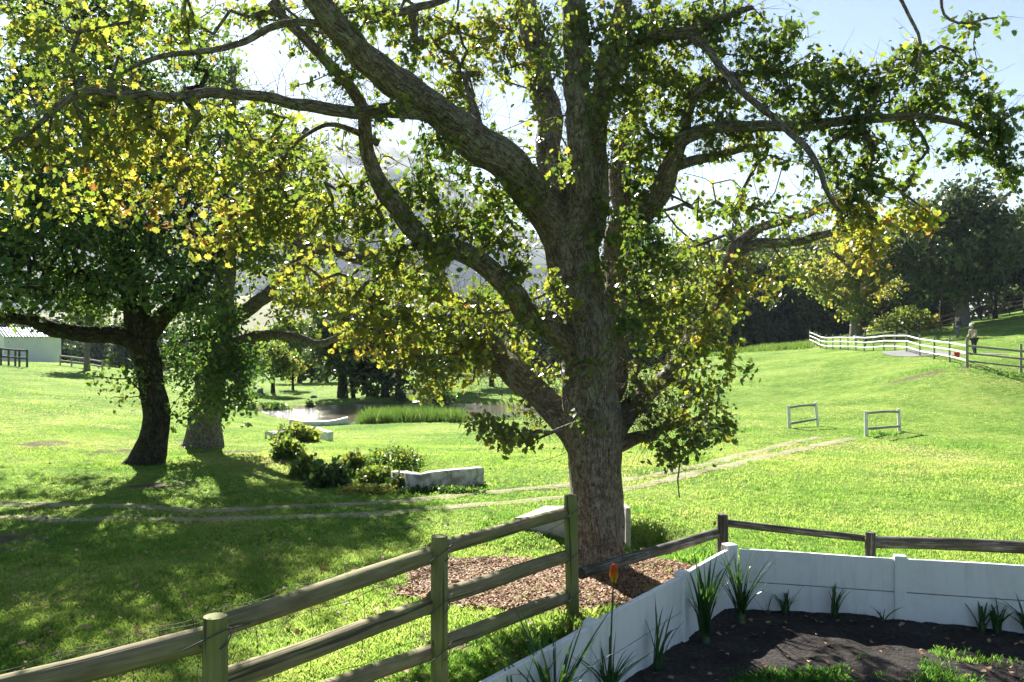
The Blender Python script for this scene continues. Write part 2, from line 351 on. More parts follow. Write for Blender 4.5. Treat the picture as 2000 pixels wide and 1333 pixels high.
def bed_sd(x, y):
    return np.maximum((x-BC[0])*NL[0]+(y-BC[1])*NL[1], (x-BC[0])*NR[0]+(y-BC[1])*NR[1])
def pond_d(x, y):     # <1 inside
    cx = -5.2+.9*np.sin(y*.35)*0; a = 8.6; b = 6.4
    return ((x-cx)/a)**2+((y-47.2)/b)**2+.18*(fbm(x*.35, y*.35, 3)-.5)*2
def T(x, y):
    x = np.atleast_1d(np.asarray(x, float)); y = np.atleast_1d(np.asarray(y, float)); sh = np.broadcast(x, y).shape
    x = np.broadcast_to(x, sh).reshape(-1); y = np.broadcast_to(y, sh).reshape(-1)
    yc = np.clip(y, 5, 170); u = np.clip(x/yc, -.85, .85); q = np.stack([u*K, np.log(yc)], 1); z = np.empty(len(q))
    for i in range(0, len(q), 20000):
        qq = q[i:i+20000]; d = ((qq[:, None]-A_[None])**2).sum(-1); z[i:i+20000] = tk(d)@W_[:n_]+W_[n_]+qq@W_[n_+1:]
    z = z*np.clip((y+5)/10, 0, 1)
    far = np.clip((y-150)/150, 0, 1); z = z*(1-far)+(-2)*far
    z = z+(fbm(x*.8, y*.8, 11)-.5)*.07*np.clip(y/12, 0, 1)+(fbm(x*.12, y*.12, 5)-.5)*.5*np.clip((y-18)/20, 0, 1)*np.where(y < 100, 1, 1)
    d = pond_d(x, y); z = np.where(d < 1.25, np.minimum(z, POND_Z-.35+np.clip((d-.9)/.35, 0, 1)*1.0), z)
    # hollow beside the headwall
    dd = ((x-2.02)/.42)**2+((y-12.15)/.85)**2; z = z-.8*np.exp(-dd**2.5); dd = ((x-.9)/.9)**2+((y-11.2)/.6)**2; z = z-.14*np.exp(-dd**1.5)
    # ivy hollow left of the low whitewashed wall
    dd = ((x+3.1)/2.0)**2+((y-18.8)/1.6)**2; z = z-.35*np.exp(-dd**1.5)
    return z.reshape(sh)
def Tz(x, y): return float(T(x, y)[0])
def G(px, py, zoff=0.):
    """ground point seen at photo pixel (px,py)"""
    Zs = np.exp(np.linspace(math.log(5), math.log(170), 500)); X = (px-CX)*Zs/F; h = CAMZ-(py-CY)*Zs/F; t = T(X, Zs)
    k = np.argmax(t >= h)
    if t[k] < h[k]: k = len(Zs)-1
    if k == 0: return np.array([X[0], Zs[0], t[0]+zoff])
    a = (h[k-1]-t[k-1]); b = (t[k]-h[k]); f = a/(a+b+1e-9); Z = Zs[k-1]*(1-f)+Zs[k]*f
    return np.array([(px-CX)*Z/F, Z, Tz((px-CX)*Z/F, Z)+zoff])
def axis(lo, hi, step, far_lo, far_hi, g=1.06):
    a = list(np.arange(lo, hi+step/2, step)); s = step; x = a[-1]
    while x < far_hi: s *= g; x += s; a.append(x)
    s = step; x = lo; b = []
    while x > far_lo: s *= g; x -= s; b.append(x)
    return np.array(b[::-1]+a)
xs = axis(-8, 9, .09, -2500, 2500, 1.05); ys = axis(3.2, 17, .09, -60, 3800, 1.035)
XX, YY = np.meshgrid(xs, ys); ZZ = T(XX, YY)
sdg = bed_sd(XX, YY); ZZ = np.where(sdg < .05, np.minimum(ZZ, -1.0), ZZ)
ny, nx = XX.shape
ii = (np.arange(ny-1)[:, None]*nx+np.arange(nx-1)[None]).reshape(-1)
gf = np.stack([ii, ii+1, ii+nx+1, ii+nx], 1)
# bare soil: pond shores and scuffed banks, with shade painted in as the first bank patch
pd = pond_d(XX, YY); soil_shade = np.clip(1-np.abs(pd-1.03)/.12, 0, 1)
SP = [(*G(px, py)[:2], rx, ry) for (px, py, rx, ry) in ((85, 868, .7, .8), (215, 885, .5, 1.0), (325, 948, .9, .5), (-20, 1062, .9, 1.1), (1180, 1165, .5, .5), (445, 884, 1.1, .5), (370, 862, .8, .4), (905, 1250, .5, .35), (980, 1180, .7, .4), (1850, 722, 3., .5), (1735, 855, .5, .3))]
def soil_shade_f(x, y):
    o = np.zeros(np.shape(x))
    for (a, b, rx, ry) in SP:
        r = ((x-a)/rx)**2+((y-b)/ry)**2; o = np.maximum(o, np.clip(1.4-r, 0, 1)*np.clip((fbm(x*3, y*3, 9)-.36)*6, 0, 1))
    return o
soil_shade = np.maximum(soil_shade, soil_shade_f(XX, YY))
dd = ((XX-1.9)/.5)**2+((YY-12.3)/.8)**2; soil_shade = np.maximum(soil_shade, np.clip(1.1-dd, 0, .85))
gm = MB(); gm.add(np.stack([XX, YY, ZZ], -1).reshape(-1, 3), gf, soil_shade.reshape(-1))
go = gm.build('ground', M['ground']); tag(go, kind='structure')

# ---------------------------------------------------------------- hills and mountain
def ridge(name, pts_px, Z, depth, base, mat, label_kind='structure', rough=.06, nx=260, nyy=60, seed=1):
    p = np.array(pts_px, float); x = np.linspace(p[0, 0], p[-1, 0], nx); top = np.interp(x, p[:, 0], p[:, 1])
    H = CAMZ-(top-CY)*Z/F; X = (x-CX)*Z/F
    s = np.linspace(0, 1, nyy)
    prof = np.sin(s*np.pi/2*1.0)
    XXX = np.repeat(X[None], nyy, 0); YYY = Z-depth+depth*np.repeat(s[:, None], nx, 1)+0*XXX
    n = fbm(XXX/(depth*.35)+seed, YYY/(depth*.35), seed, 5)-.5
    ZZZ = base+(H[None]-base)*prof[:, None]*(1+rough*6*n*(1-s[:, None]*.75))
    XXX = XXX*(YYY/Z)
    # back slope
    XXX = np.vstack([XXX, X[None]*1.1]); YYY = np.vstack([YYY, np.full((1, nx), Z+depth*.6)]); ZZZ = np.vstack([ZZZ, np.full((1, nx), base)])
    m = MB(); i = (np.arange(nyy)[:, None]*nx+np.arange(nx-1)[None]).reshape(-1)
    m.add(np.stack([XXX, YYY, ZZZ], -1).reshape(-1, 3), np.stack([i, i+1, i+nx+1, i+nx], 1))
    o = m.build(name, mat); tag(o, kind=label_kind); return o
ridge('mountain', [(-900, 560), (-300, 470), (100, 430), (400, 370), (620, 330), (760, 318), (860, 352), (960, 420), (1060, 480), (1160, 540), (1300, 600), (1500, 650), (1800, 664)], 2600, 1300, -10, M['mountain'], rough=.09, seed=4)
ridge('hill', [(-700, 640), (0, 620), (300, 600), (520, 578), (700, 570), (860, 590), (1000, 610), (1150, 635), (1400, 660), (1600, 668)], 900, 480, -4, M['khaki'], rough=.02, seed=2)

# ---------------------------------------------------------------- pond
wm = MB(); th = np.linspace(0, 2*np.pi, 72, endpoint=False)
wx = -5.2+9.6*np.cos(th); wy = 47.2+7.2*np.sin(th)
wm.add(np.vstack([np.stack([wx, wy, np.full(72, POND_Z)], 1), [[-5.2, 47.2, POND_Z]]]), [[i, (i+1) % 72, 72] for i in range(72)])
tag(wm.build('pond', M['water']), kind='structure')

# ---------------------------------------------------------------- dirt track: two wheel ruts
track_lines = [
    [(-450, 975), (0, 985), (150, 989), (350, 996), (520, 993), (700, 985), (850, 973), (960, 962), (1110, 948), (1230, 936), (1330, 917), (1450, 889), (1550, 864), (1600, 855)],
    [(-450, 1010), (0, 1012), (150, 1016), (400, 1015), (600, 1009), (780, 1001), (950, 985), (1100, 971), (1230, 953), (1350, 926), (1480, 896), (1600, 870), (1665, 857)]]
tracks_xy = []
tm = MB()
for k, ln in enumerate(track_lines):
    g = np.array([G(a, b) for a, b in ln]); p, _ = resample(g, np.ones(len(g)), .12); tracks_xy.append(p[:, :2])
    t = np.gradient(p, axis=0)[:, :2]; t /= np.linalg.norm(t, axis=1)[:, None]; nrm = np.stack([-t[:, 1], t[:, 0]], 1)
    L = np.arange(len(p))*.12; w = .18+.12*(fbm(L*1.5, L*0+k, 3)-.5)*2
    rows = []
    for s in (-1, -.5, 0, .5, 1):
        j = (fbm(L*6+s*9, L*0+k*5, 8)-.5)*.12*abs(s)
        xy = p[:, :2]+nrm*((s*w+j)[:, None]); rows.append(np.column_stack([xy, T(xy[:, 0], xy[:, 1])+.022-.016*abs(s)]))
    V = np.stack(rows, 1).reshape(-1, 3); n = len(p); i = (np.arange(n-1)[:, None]*5+np.arange(4)[None]).reshape(-1)
    tm.add(V, np.stack([i, i+5, i+6, i+1], 1))
tag(tm.build('dirt_track', M['dirt']), kind='structure')
TR = np.concatenate(tracks_xy)[::3]
def track_dist(x, y):
    d = np.full(len(x), 9., np.float64)
    for i in range(0, len(x), 4000): d[i:i+4000] = np.sqrt(((x[i:i+4000, None]-TR[None, :, 0])**2+(y[i:i+4000, None]-TR[None, :, 1])**2).min(1))
    return d

# ---------------------------------------------------------------- flower bed soil, white wall
def bedz(x, y):
    d = -bed_sd(x, y)
    t = (x-BC[0])*DR[0]+(y-BC[1])*DR[1]
    return -.44+.0*x+.10*np.clip((7.9-y)/2, 0, 1)-.07*np.clip(t/3, 0, 1.3)*0+(fbm(x*2.2, y*2.2, 21)-.5)*.10+(fbm(x*9, y*9, 23)-.5)*.035-.05*np.clip((x-4)/2, 0, 1)
bx = np.arange(-3.5, 9, .05); by = np.arange(3.0, 10.3, .05); BX, BY = np.meshgrid(bx, by); BZ = bedz(BX, BY)
BZ = np.where(bed_sd(BX, BY) < .02, BZ, -1.2)
i = (np.arange(len(by)-1)[:, None]*len(bx)+np.arange(len(bx)-1)[None]).reshape(-1)
fc = np.stack([i, i+1, i+len(bx)+1, i+len(bx)], 1); okf = (bed_sd(BX, BY).reshape(-1)[fc] < .03).all(1)
bm_ = MB(); bm_.add(np.stack([BX, BY, BZ], -1).reshape(-1, 3), fc[okf]); tag(bm_.build('soil_bed', M['soil']), kind='structure')

gw = tag(empty('garden_wall', (BC[0], BC[1], -.5)), 'low white precast panel wall bending round the flower bed', 'wall')
WT = .22; TH = .055
def wall_run(d, nrm, cuts, tops):
    ang = math.atan2(d[1], d[0])
    for a, b in zip(cuts[:-1], cuts[1:]):
        for z0, z1 in ((-.85, -.15), (-.138, WT)):
            m = MB(); n = 24; ss = np.linspace(a+.05, b-.05, n)
            lo = np.full(n, z0); hi = np.full(n, z1)
            if z1 == WT: hi = hi+.004*np.sin(ss*3)
            c = .006
            V = []
            for s, l, h in zip(ss, lo, hi):
                q = BC+d*s
                for (o, z) in ((-TH/2, l), (-TH/2, h-c), (-TH/2+c, h), (TH/2-c, h), (TH/2, h-c), (TH/2, l)):
                    V.append([q[0]+nrm[0]*o, q[1]+nrm[1]*o, z])
            f = []
            for k in range(n-1):
                for e in range(5): f.append([k*6+e, k*6+e+6, k*6+e+7, k*6+e+1])
            m.add(V, f); m.build('panel', M['whitewall'], gw, smooth=False)
    for s in tops:
        q = BC+d*s; m = MB(); box(m, (q[0]-nrm[0]*.0, q[1]-nrm[1]*.0, (-.9+WT+.035)/2), (.125, .115, WT+.035+.9), ang)
        bevel(m.build('post', M['whitewall'], gw, smooth=False), .012)
wall_run(DL, NL, [.06, 1.36, 3.24, 5.1, 7.0], [1.36, 3.24, 5.1])
wall_run(DR, NR, [.06, 1.81, 3.65, 5.5], [1.81, 3.65])
m = MB(); box(m, (BC[0], BC[1], (-.9+WT+.05)/2), (.14, .14, WT+.05+.9), math.radians(20)); bevel(m.build('corner_post', M['whitewall'], gw, smooth=False), .012)

# ---------------------------------------------------------------- post and rail fences
def rail_between(a, b, r, parent, mat, name='rail', seed=0, flat=1., sag=0., rough=.06, cap=True, sides=12):
    a = np.asarray(a, float); b = np.asarray(b, float); n = max(6, int(np.linalg.norm(b-a)/.12)); s = np.linspace(0, 1, n)
    p = a[None]*(1-s[:, None])+b[None]*s[:, None]; p[:, 2] -= sag*4*s*(1-s)
    p[:, 2] += (fbm(s*3+seed, s*0+seed, 4)-.5)*r*.2
    rr = r*(1+.08*np.sin(seed*1.7)+(s-.5)*.12*np.sin(seed*2.3)); m = MB(); tube(m, p, rr, sides, rough, seed, cap, flat=flat)
    return m.build(name, mat, parent)
def post_at(x, y, z0, z1, r, parent, mat, name='post', seed=0, lean=(0, 0), sides=16):
    m = MB(); n = 10; s = np.linspace(0, 1, n); p = np.stack([x+lean[0]*s, y+lean[1]*s, z0+(z1-z0)*s], 1)
    rr = np.full(n, r); rr[-1] *= .94
    tube(m, p, rr, sides, .035, seed, True); return m.build(name, mat, parent)
f1 = tag(empty('wooden_fence', (-1.5, 4.4, 0)), 'green stained post and three rail fence rising from the lower left to the big trunk', 'fence')
FP = [np.array([-3.0, 3.4]), np.array([-1.5, 4.4]), np.array([-.526, 6.3]), np.array([.586, 8.3])]
ftop = [1.15, 1.21, 1.19, 1.13]
rz = [[.97, .6, .3], [1.10, .81, .58], [1.055, .69, .345], [.975, .56, .175]]
for k, (p, t) in enumerate(zip(FP, ftop)):
    if k: post_at(p[0], p[1], -.3, t, .0625, f1, M['post'], seed=k+3, lean=(-.03, 0) if k == 3 else (0, 0))
off = np.array([-.9, .45]); off /= np.linalg.norm(off)
for k in range(3):
    for j in range(3):
        if k == 0 and j > 0: continue
        a, b = FP[k], FP[k+1]; d = (b-a)/np.linalg.norm(b-a)
        o_ = off*.075
        za = rz[k][j]+(0 if k == 0 else .02); zb = rz[k+1][j]-.015
        aa = a+o_+d*(.03 if k else 0); bb = b+o_-d*(-.05 if k < 2 else .02)
        rail_between((*aa, za), (*bb, zb), .058, f1, M['rail'], seed=k*3+j+1, flat=1.0)
for k in (1, 2, 3):
    for j in range(3):
        if k == 1 and j: continue
        m = MB()
        z = rz[k][j]; c = FP[k]; th = np.linspace(-.3, 1.25, 16)*math.pi
        tube(m, np.stack([c[0]-.0+.075*np.cos(th)-.0, c[1]+.075*np.sin(th), z+.045*np.sin(th*1.)], 1), np.full(16, .004), 5, cap=False)
        d_ = (FP[k]-FP[k-1])/np.linalg.norm(FP[k]-FP[k-1])
        tube(m, [[c[0]-.055*d_[0]*2.5, c[1]-.055*d_[1]*2.5-.05, z-.02], [c[0]+.07, c[1]-.06, z+.06], [c[0]+.16*d_[0]*1.2, c[1]+.1*d_[1], z+.055]], [.004]*3, 5)
        m.build('binding_wire', M['wire'], f1)

f2 = tag(empty('wooden_fence', (2.53, 10.6, 0)), 'old single rail fence of dark lichened wood standing behind the white wall', 'fence')
Q = [np.array([2.53, 10.45]), np.array([4.24, 10.3]), np.array([6.9, 9.9]), np.array([9.2, 9.5])]
QT = [.52, .34, .25, .2]
for k, (p, t) in enumerate(zip(Q, QT)): post_at(p[0], p[1], -.5, t, .066 if k == 0 else .06, f2, M['oldrail'], seed=20+k)
rail_between((.66, 8.36, .37), (2.5, 10.5, .29), .055, f2, M['oldrail'], seed=31, rough=.12)
rail_between((2.58, 10.53, .40), (4.2, 10.38, .245), .047, f2, M['oldrail'], seed=32, sag=.0, rough=.1)
rail_between((4.24, 10.38, .21), (6.95, 9.98, .2), .078, f2, M['oldrail'], seed=33, flat=1.0, rough=.08)
rail_between((6.95, 9.98, .19), (9.2, 9.58, .15), .07, f2, M['oldrail'], seed=34)
m = MB(); tube(m, [[4.3, 10.2, .33], [4.22, 10.2, .27], [4.34, 10.22, .23], [4.5, 10.24, .19]], [.006]*4, 5); m.build('binding_wire', M['wire'], f2)

wf = tag(empty('wire_fence', (-2.5, 5.2, 0)), 'thin slack wire mesh strung across the lower left lawn', 'fence')
wa = np.array([-.6, 6.4, 1.1]); wb = np.array([-4.3, 4.0, .60])
for k, dz in enumerate((0, -.02, -.19, -.42, -.66)):
    m = MB(); s = np.linspace(0, 1, 60); p = wa[None]*(1-s[:, None])+wb[None]*s[:, None]; p[:, 2] += dz*(1-.25*s)-.05*4*s*(1-s)*(1+.4*k % 2)+.012*np.sin(s*60+k)+.02*(fbm(s*9, s*0+k, 2)-.5)
    tube(m, p, np.full(60, .0022), 4, cap=False); m.build('strand', M['wire'], wf)
for s in np.linspace(.04, .98, 12):
    m = MB()
    p = wa*(1-s)+wb*s; p[2] += -.05*4*s*(1-s)
    tube(m, [[p[0], p[1], p[2]], [p[0]+.03, p[1]+.02, p[2]-.3], [p[0]+.01, p[1], p[2]-.62]], [.0025]*3, 4)
    m.build('upright_wire', M['wire'], wf)
for k, dz in enumerate((-.1, -.35, -.75)):
    m = MB(); s = np.linspace(0, 1, 30); p = np.stack([-.526+1.1*s, 6.45+1.95*s, 1.0+dz-.05*np.sin(s*3)], 1); tube(m, p, np.full(30, .0024), 4, cap=False); m.build('strand', M['wire'], wf)

# ---------------------------------------------------------------- tree builder
OAK = np.array([[0, 0], [.10, .14], [.30, .22], [.20, .34], [.42, .50], [.24, .58], [.34, .80], [.12, .84], [0, 1.0], [-.14, .82], [-.36, .78], [-.22, .60], [-.44, .46], [-.2, .36], [-.28, .2], [-.1, .12]])
DIA = np.array([[0, 0], [.27, .45], [0, 1.], [-.27, .45]])
HEX = np.array([[0, 0], [.28, .25], [.3, .65], [0, 1.], [-.3, .65], [-.28, .25]])
def leaves(mb, pos, size, tint, shape, r, droop=.5, fold=.12):
    n = len(pos); k = len(shape)
    a = r.normal(size=(n, 3)); a[:, 2] -= droop; a /= np.linalg.norm(a, axis=1)[:, None]        # leaf axis
    b = r.normal(size=(n, 3)); b -= a*(a*b).sum(1)[:, None]; b /= np.linalg.norm(b, axis=1)[:, None]
    c = np.cross(a, b); sz = size*(.5+.95*r.random(n))
    x = shape[:, 0]; y = shape[:, 1]
    curl = fold*(1+1.5*r.random(n))
    V = pos[:, None]+sz[:, None, None]*(x[None, :, None]*b[:, None]+y[None, :, None]*a[:, None]+((np.abs(x)[None]*1.2-(y[None]-.4)**2*.8)*curl[:, None])[..., None]*c[:, None])
    mb.add(V.reshape(-1, 3), np.arange(n*k).reshape(n, k), np.repeat(np.clip(tint, 0, 1), k))
def grow(limbs, targets, r, step=.3, droop=.12, tip=.004, pexp=.48, maxr=.06, wander=.12):
    """limbs: list of (pts, rad) tubes; targets: Nx3 twig ends. returns list of (pts, radii) thin branches"""
    nodes = np.concatenate([l[0] for l in limbs]); nr = np.concatenate([l[1] for l in limbs])
    order = np.argsort([np.min(((nodes-t)**2).sum(1)) for t in targets])
    cap = len(nodes)+len(targets)*14; N = np.zeros((cap, 3)); N[:len(nodes)] = nodes; cnt = len(nodes); nl = cnt
    par = np.full(cap, -1); segs = []; load = np.zeros(cap)
    lr = np.zeros(cap); lr[:nl] = nr
    for oi in order:
        t = targets[oi]; d = np.sqrt(((N[:cnt]-t)**2).sum(1))
        j = int(np.argmin(d+r.random(cnt)*.12)); L = d[j]; m = int(np.clip(L/step, 1, 12))
        s = np.arange(1, m+1)/m; p = N[j][None]*(1-s[:, None])+t[None]*s[:, None]
        amp = wander*L
        off = r.normal(size=3)*amp; p = p+off[None]*(np.sin(s*math.pi)[:, None])+r.normal(size=(m, 3))*.03*min(L, 1)*(s < 1)[:, None]
        p[:, 2] += droop*L*np.sin(s*math.pi)
        idx = [j]
        for k in range(m): N[cnt] = p[k]; par[cnt] = idx[-1]; idx.append(cnt); cnt += 1
        segs.append(idx)
    for idx in segs:
        k = idx[-1]
        while k >= nl: load[k] += 1; k = par[k]
    out = []
    for idx in segs:
        rr = tip*np.maximum(load[idx], 1)**pexp; rr[0] = rr[1] if idx[0] < nl else min(rr[1]*1.1, tip*max(load[idx[0]], 1)**pexp)
        if idx[0] < nl: rr[0] = min(rr[1]*1.3, max(lr[idx[0]], rr[1]))
        out.append((N[idx].copy(), np.minimum(rr, maxr)))
    return out
def limb(pp, sides=14, wscale=.5):
    pts = np.array([P(a, b, z) for a, b, z, w in pp]); rad = np.array([w*z/F*wscale for a, b, z, w in pp]); return pts, rad
def blob_targets(blobs, r, mult=1.):
    T_, H_ = [], []
    for (px, py, Z, rx, ry, n, hue) in blobs:
        n = max(1, int(round(n*mult))); c = P(px, py, Z); d = r.normal(size=(n, 3)); d /= np.linalg.norm(d, axis=1)[:, None]; d *= (r.random(n)**.6*1.2)[:, None]
        R = np.array([rx*Z/F, max(rx, ry)*Z/F*1.0, ry*Z/F]); T_.append(c+d*R); H_.append(np.full(n, hue))
    return np.concatenate(T_), np.concatenate(H_)
def tree(name, label, limbs_px, blobs, mat_bark, mat_leaf, shape, leafsize, per, spread, seed, sides=14, mult=1., extra=None, rough=.12, ridge=.0, group=None, step=.3, tip=.004, huevar=.13, droop=.5, twigs=None, lstep=.12, cat='tree', maxr=.06, wander=.12, hpow=1., endtw=0, crook=0.):
    r = np.random.default_rng(seed)
    L = [limb(l) if not isinstance(l, tuple) else l for l in limbs_px]
    L = [resample(p, q, lstep) for p, q in L]
    if crook:
        for k, (p, q) in enumerate(L):
            s_ = np.arange(len(p))*lstep; env = np.minimum(1, np.arange(len(p))/6.)*(1 if k else .4)
            for ax in range(3): p[:, ax] += (fbm(s_*1.5+k*9.1, s_*0+ax*5.3+seed, 7)-.5)*crook*(.05+q*.22)*env*2*(1 if k else .35)
            q *= 1+(vnoise(s_*2.6+k*3, s_*0, seed)-.5)*.22*(1 if k else .25)
    root = tag(empty(name, (L[0][0][0][0], L[0][0][0][1], L[0][0][0][2])), label, cat, group)
    tm = MB(); tube(tm, L[0][0], L[0][1], sides*2, rough, seed, False, ridge=ridge); tm.build('trunk', mat_bark, root)
    lm = MB()
    for k, (p, q) in enumerate(L[1:]): tube(lm, p, q, sides, rough, seed+k+1, True)
    tg, hu = blob_targets(blobs, r, mult)
    if extra is not None: tg = np.vstack([tg, extra[0]]); hu = np.concatenate([.11+hu*.68, extra[1]])
    br = grow(L, tg, r, step=step, tip=tip, maxr=maxr, wander=wander)
    if endtw: br = [resample(p, q, .14) if len(p) > 2 else (p, q) for p, q in br]
    for k, (p, q) in enumerate(br): tube(lm, p, q, 4 if q.max() < .015 else 6, 0, k % 50, False)
    for _ in range(endtw):
        for p, q in br:
            d = p[-1]-p[-2]; d = d/(np.linalg.norm(d)+1e-6)+r.normal(size=3)*.7; d /= np.linalg.norm(d); Ln = .1+.2*r.random(); d[2] -= .25; b = p[-1] if r.random() < .5 else p[-2]
            s_ = np.linspace(0, 1, 4)[:, None]; tube(lm, b+s_*d*Ln+s_**2*r.normal(size=3)*.12, [tip*.8, tip*.65, tip*.5, tip*.3], 3, 0, 1, False)
    if twigs is not None:
        for p, q in twigs(L, r): tube(lm, p, q, 3, 0, 1, False)
    lm.build('branch', mat_bark, root)
    fm = MB()
    n = len(tg); idx = np.repeat(np.arange(n), per); u = r.random(len(idx))**.8
    # leaves sit on the outer half of each twig
    ends = tg[idx]; inner = np.array([b[0][max(-4, -len(b[0]))] for b in br])
    order = {tuple(np.round(b[0][-1], 5)): k for k, b in enumerate(br)}
    inn = np.array([inner[order.get(tuple(np.round(t, 5)), 0)] for t in tg])[idx]
    ln = np.linalg.norm(ends-inn, axis=1)[:, None]; dirn = (inn-ends)/(ln+1e-6)
    pos = ends+dirn*np.minimum(ln, spread*2)*(u[:, None])+r.normal(size=(len(idx), 3))*spread*.42
    cl = np.repeat(r.normal(size=n)*huevar*.8, per)
    ti = hu[idx]+cl+r.normal(size=len(idx))*huevar
    leaves(fm, pos, leafsize, ti, shape, r, droop)
    fm.build('foliage', mat_leaf, root)
    return root

# ---------------------------------------------------------------- the big oak
OL = [
 [(1184, 1185, 10.2, 225), (1178, 1158, 10.2, 168), (1171, 1125, 10.2, 130), (1168, 1085, 10.2, 112), (1167, 1030, 10.2, 106), (1164, 950, 10.2, 103), (1162, 880, 10.2, 104), (1158, 820, 10.2, 108), (1150, 740, 10.2, 100), (1150, 650, 10.2, 98), (1130, 560, 10.2, 96), (1115, 480, 10.2, 100), (1092, 400, 10.2, 112)],
 [(1135, 870, 10.3, 70), (1100, 815, 10.6, 62), (1040, 765, 11, 54), (990, 705, 11.3, 48), (940, 650, 11.6, 44), (885, 590, 11.8, 38), (810, 545, 11.8, 34), (740, 515, 11.8, 30), (660, 490, 11.7, 26), (600, 478, 11.6, 22), (540, 450, 11.5, 14)],
 [(1130, 690, 10.2, 60), (1080, 645, 10, 50), (1030, 608, 9.8, 46), (985, 555, 9.6, 45), (925, 505, 9.5, 44), (850, 475, 9.4, 42), (790, 432, 9.3, 40), (742, 365, 9.2, 34), (722, 292, 9.1, 30), (715, 225, 9, 25), (680, 165, 8.9, 23), (625, 110, 8.8, 22), (575, 55, 8.7, 20), (525, 0, 8.6, 16)],
 [(1100, 450, 10.2, 90), (1060, 395, 10, 84), (1010, 345, 9.7, 72), (960, 298, 9.4, 68), (900, 245, 9.1, 66), (835, 198, 8.8, 62), (770, 140, 8.5, 60), (700, 80, 8.2, 56), (640, 20, 8, 50), (580, -50, 7.8, 42), (500, -140, 7.5, 28)],
 [(850, 222, 8.9, 30), (740, 222, 8.6, 25), (650, 211, 8.3, 24), (560, 190, 8, 21), (450, 180, 7.8, 20), (330, 180, 7.5, 17), (240, 182, 7.2, 16), (160, 178, 7, 15), (100, 212, 6.9, 12), (50, 255, 6.8, 10), (-10, 300, 6.7, 6)],
 [(690, 70, 8.2, 24), (620, 40, 8, 16), (545, 45, 7.9, 16), (480, 75, 7.8, 14), (380, 100, 7.6, 11), (300, 118, 7.5, 9), (220, 150, 7.4, 6)],
 [(1095, 420, 10.3, 60), (1082, 340, 10.6, 52), (1072, 270, 10.9, 50), (1066, 200, 11.2, 54), (1058, 130, 11.5, 50), (1045, 60, 11.8, 46), (1028, -30, 12.1, 38), (1010, -150, 12.4, 24)],
 [(1115, 460, 10.1, 80), (1128, 390, 9.9, 60), (1129, 320, 9.8, 54), (1124, 240, 9.7, 50), (1130, 170, 9.7, 50), (1124, 90, 9.7, 52), (1120, 0, 9.7, 48), (1112, -100, 9.8, 34)],
 [(1135, 490, 10.3, 60), (1156, 420, 10.3, 48), (1168, 330, 10.3, 46), (1172, 230, 10.3, 46), (1186, 145, 10.3, 44), (1202, 60, 10.3, 40), (1225, -50, 10.3, 26)],
 [(1175, 850, 10.5, 70), (1198, 760, 10.8, 60), (1205, 650, 11, 58), (1202, 560, 11.1, 56), (1203, 480, 11.1, 52), (1212, 420, 11, 48), (1208, 330, 11.2, 40), (1240, 220, 11.4, 32), (1270, 100, 11.6, 22), (1290, -20, 11.8, 14)],
 [(1208, 520, 11, 48), (1240, 445, 10.8, 44), (1275, 395, 10.5, 40), (1315, 335, 10.2, 37), (1338, 278, 10, 32), (1385, 245, 9.8, 24), (1450, 240, 9.6, 22), (1530, 242, 9.4, 20), (1620, 238, 9.2, 19), (1700, 231, 9, 18), (1790, 227, 8.9, 15), (1870, 243, 8.8, 11), (1930, 285, 8.7, 7), (1975, 340, 8.6, 4)],
 [(1337, 280, 10, 24), (1348, 220, 9.9, 21), (1383, 172, 9.8, 18), (1440, 150, 9.7, 13), (1490, 140, 9.6, 8)],
 [(1180, 190, 10.3, 34), (1225, 95, 10.1, 30), (1285, 72, 9.9, 27), (1345, 64, 9.7, 23), (1405, 45, 9.5, 17), (1480, 15, 9.3, 10)],
 [(1345, 64, 9.7, 20), (1395, 112, 9.2, 15), (1450, 180, 8.8, 14), (1520, 236, 8.4, 13), (1575, 292, 8.2, 12), (1610, 360, 8, 10), (1650, 420, 7.9, 6)],
 [(1320, 325, 10.1, 22), (1380, 302, 10, 17), (1440, 288, 9.9, 13), (1500, 278, 9.8, 8)],
 [(1190, 850, 10.4, 60), (1240, 800, 10.8, 40), (1300, 738, 11.4, 34), (1360, 665, 11.9, 32), (1405, 590, 12.2, 31), (1430, 510, 12.4, 30), (1450, 470, 12.5, 24), (1500, 440, 12.5, 18), (1560, 425, 12.4, 15), (1610, 402, 12.3, 13), (1680, 402, 12.2, 9)],
 [(1436, 500, 12.4, 24), (1480, 480, 12.4, 19), (1550, 468, 12.4, 17), (1620, 455, 12.3, 15), (1700, 448, 12.2, 10)],
 [(900, 150, 10, 8), (915, 200, 10, 14), (935, 260, 9.6, 20), (955, 300, 9.4, 24)][::-1],
 [(640, 30, 8.2, 18), (700, 20, 8.6, 18), (800, 24, 9, 16), (870, -5, 9.3, 12)],
 [(740, 280, 9.1, 14), (690, 260, 9, 12), (640, 250, 8.9, 10), (590, 270, 8.8, 8), (540, 320, 8.7, 5)],
 [(1326, 870, 10.3, 4), (1328, 905, 10.3, 3.5), (1323, 935, 10.3, 3), (1323, 970, 10.3, 2.5)],
 [(1748, -20, 8.6, 8), (1772, 30, 8.6, 7), (1790, 80, 8.6, 6), (1786, 135, 8.6, 4)],
 [(1838, -20, 8.6, 6), (1846, 30, 8.6, 5), (1885, 50, 8.6, 4), (1942, 36, 8.6, 3)],
 [(1200, 870, 10.4, 40), (1250, 850, 10.5, 22), (1310, 830, 10.5, 15), (1370, 820, 10.4, 9)],
]
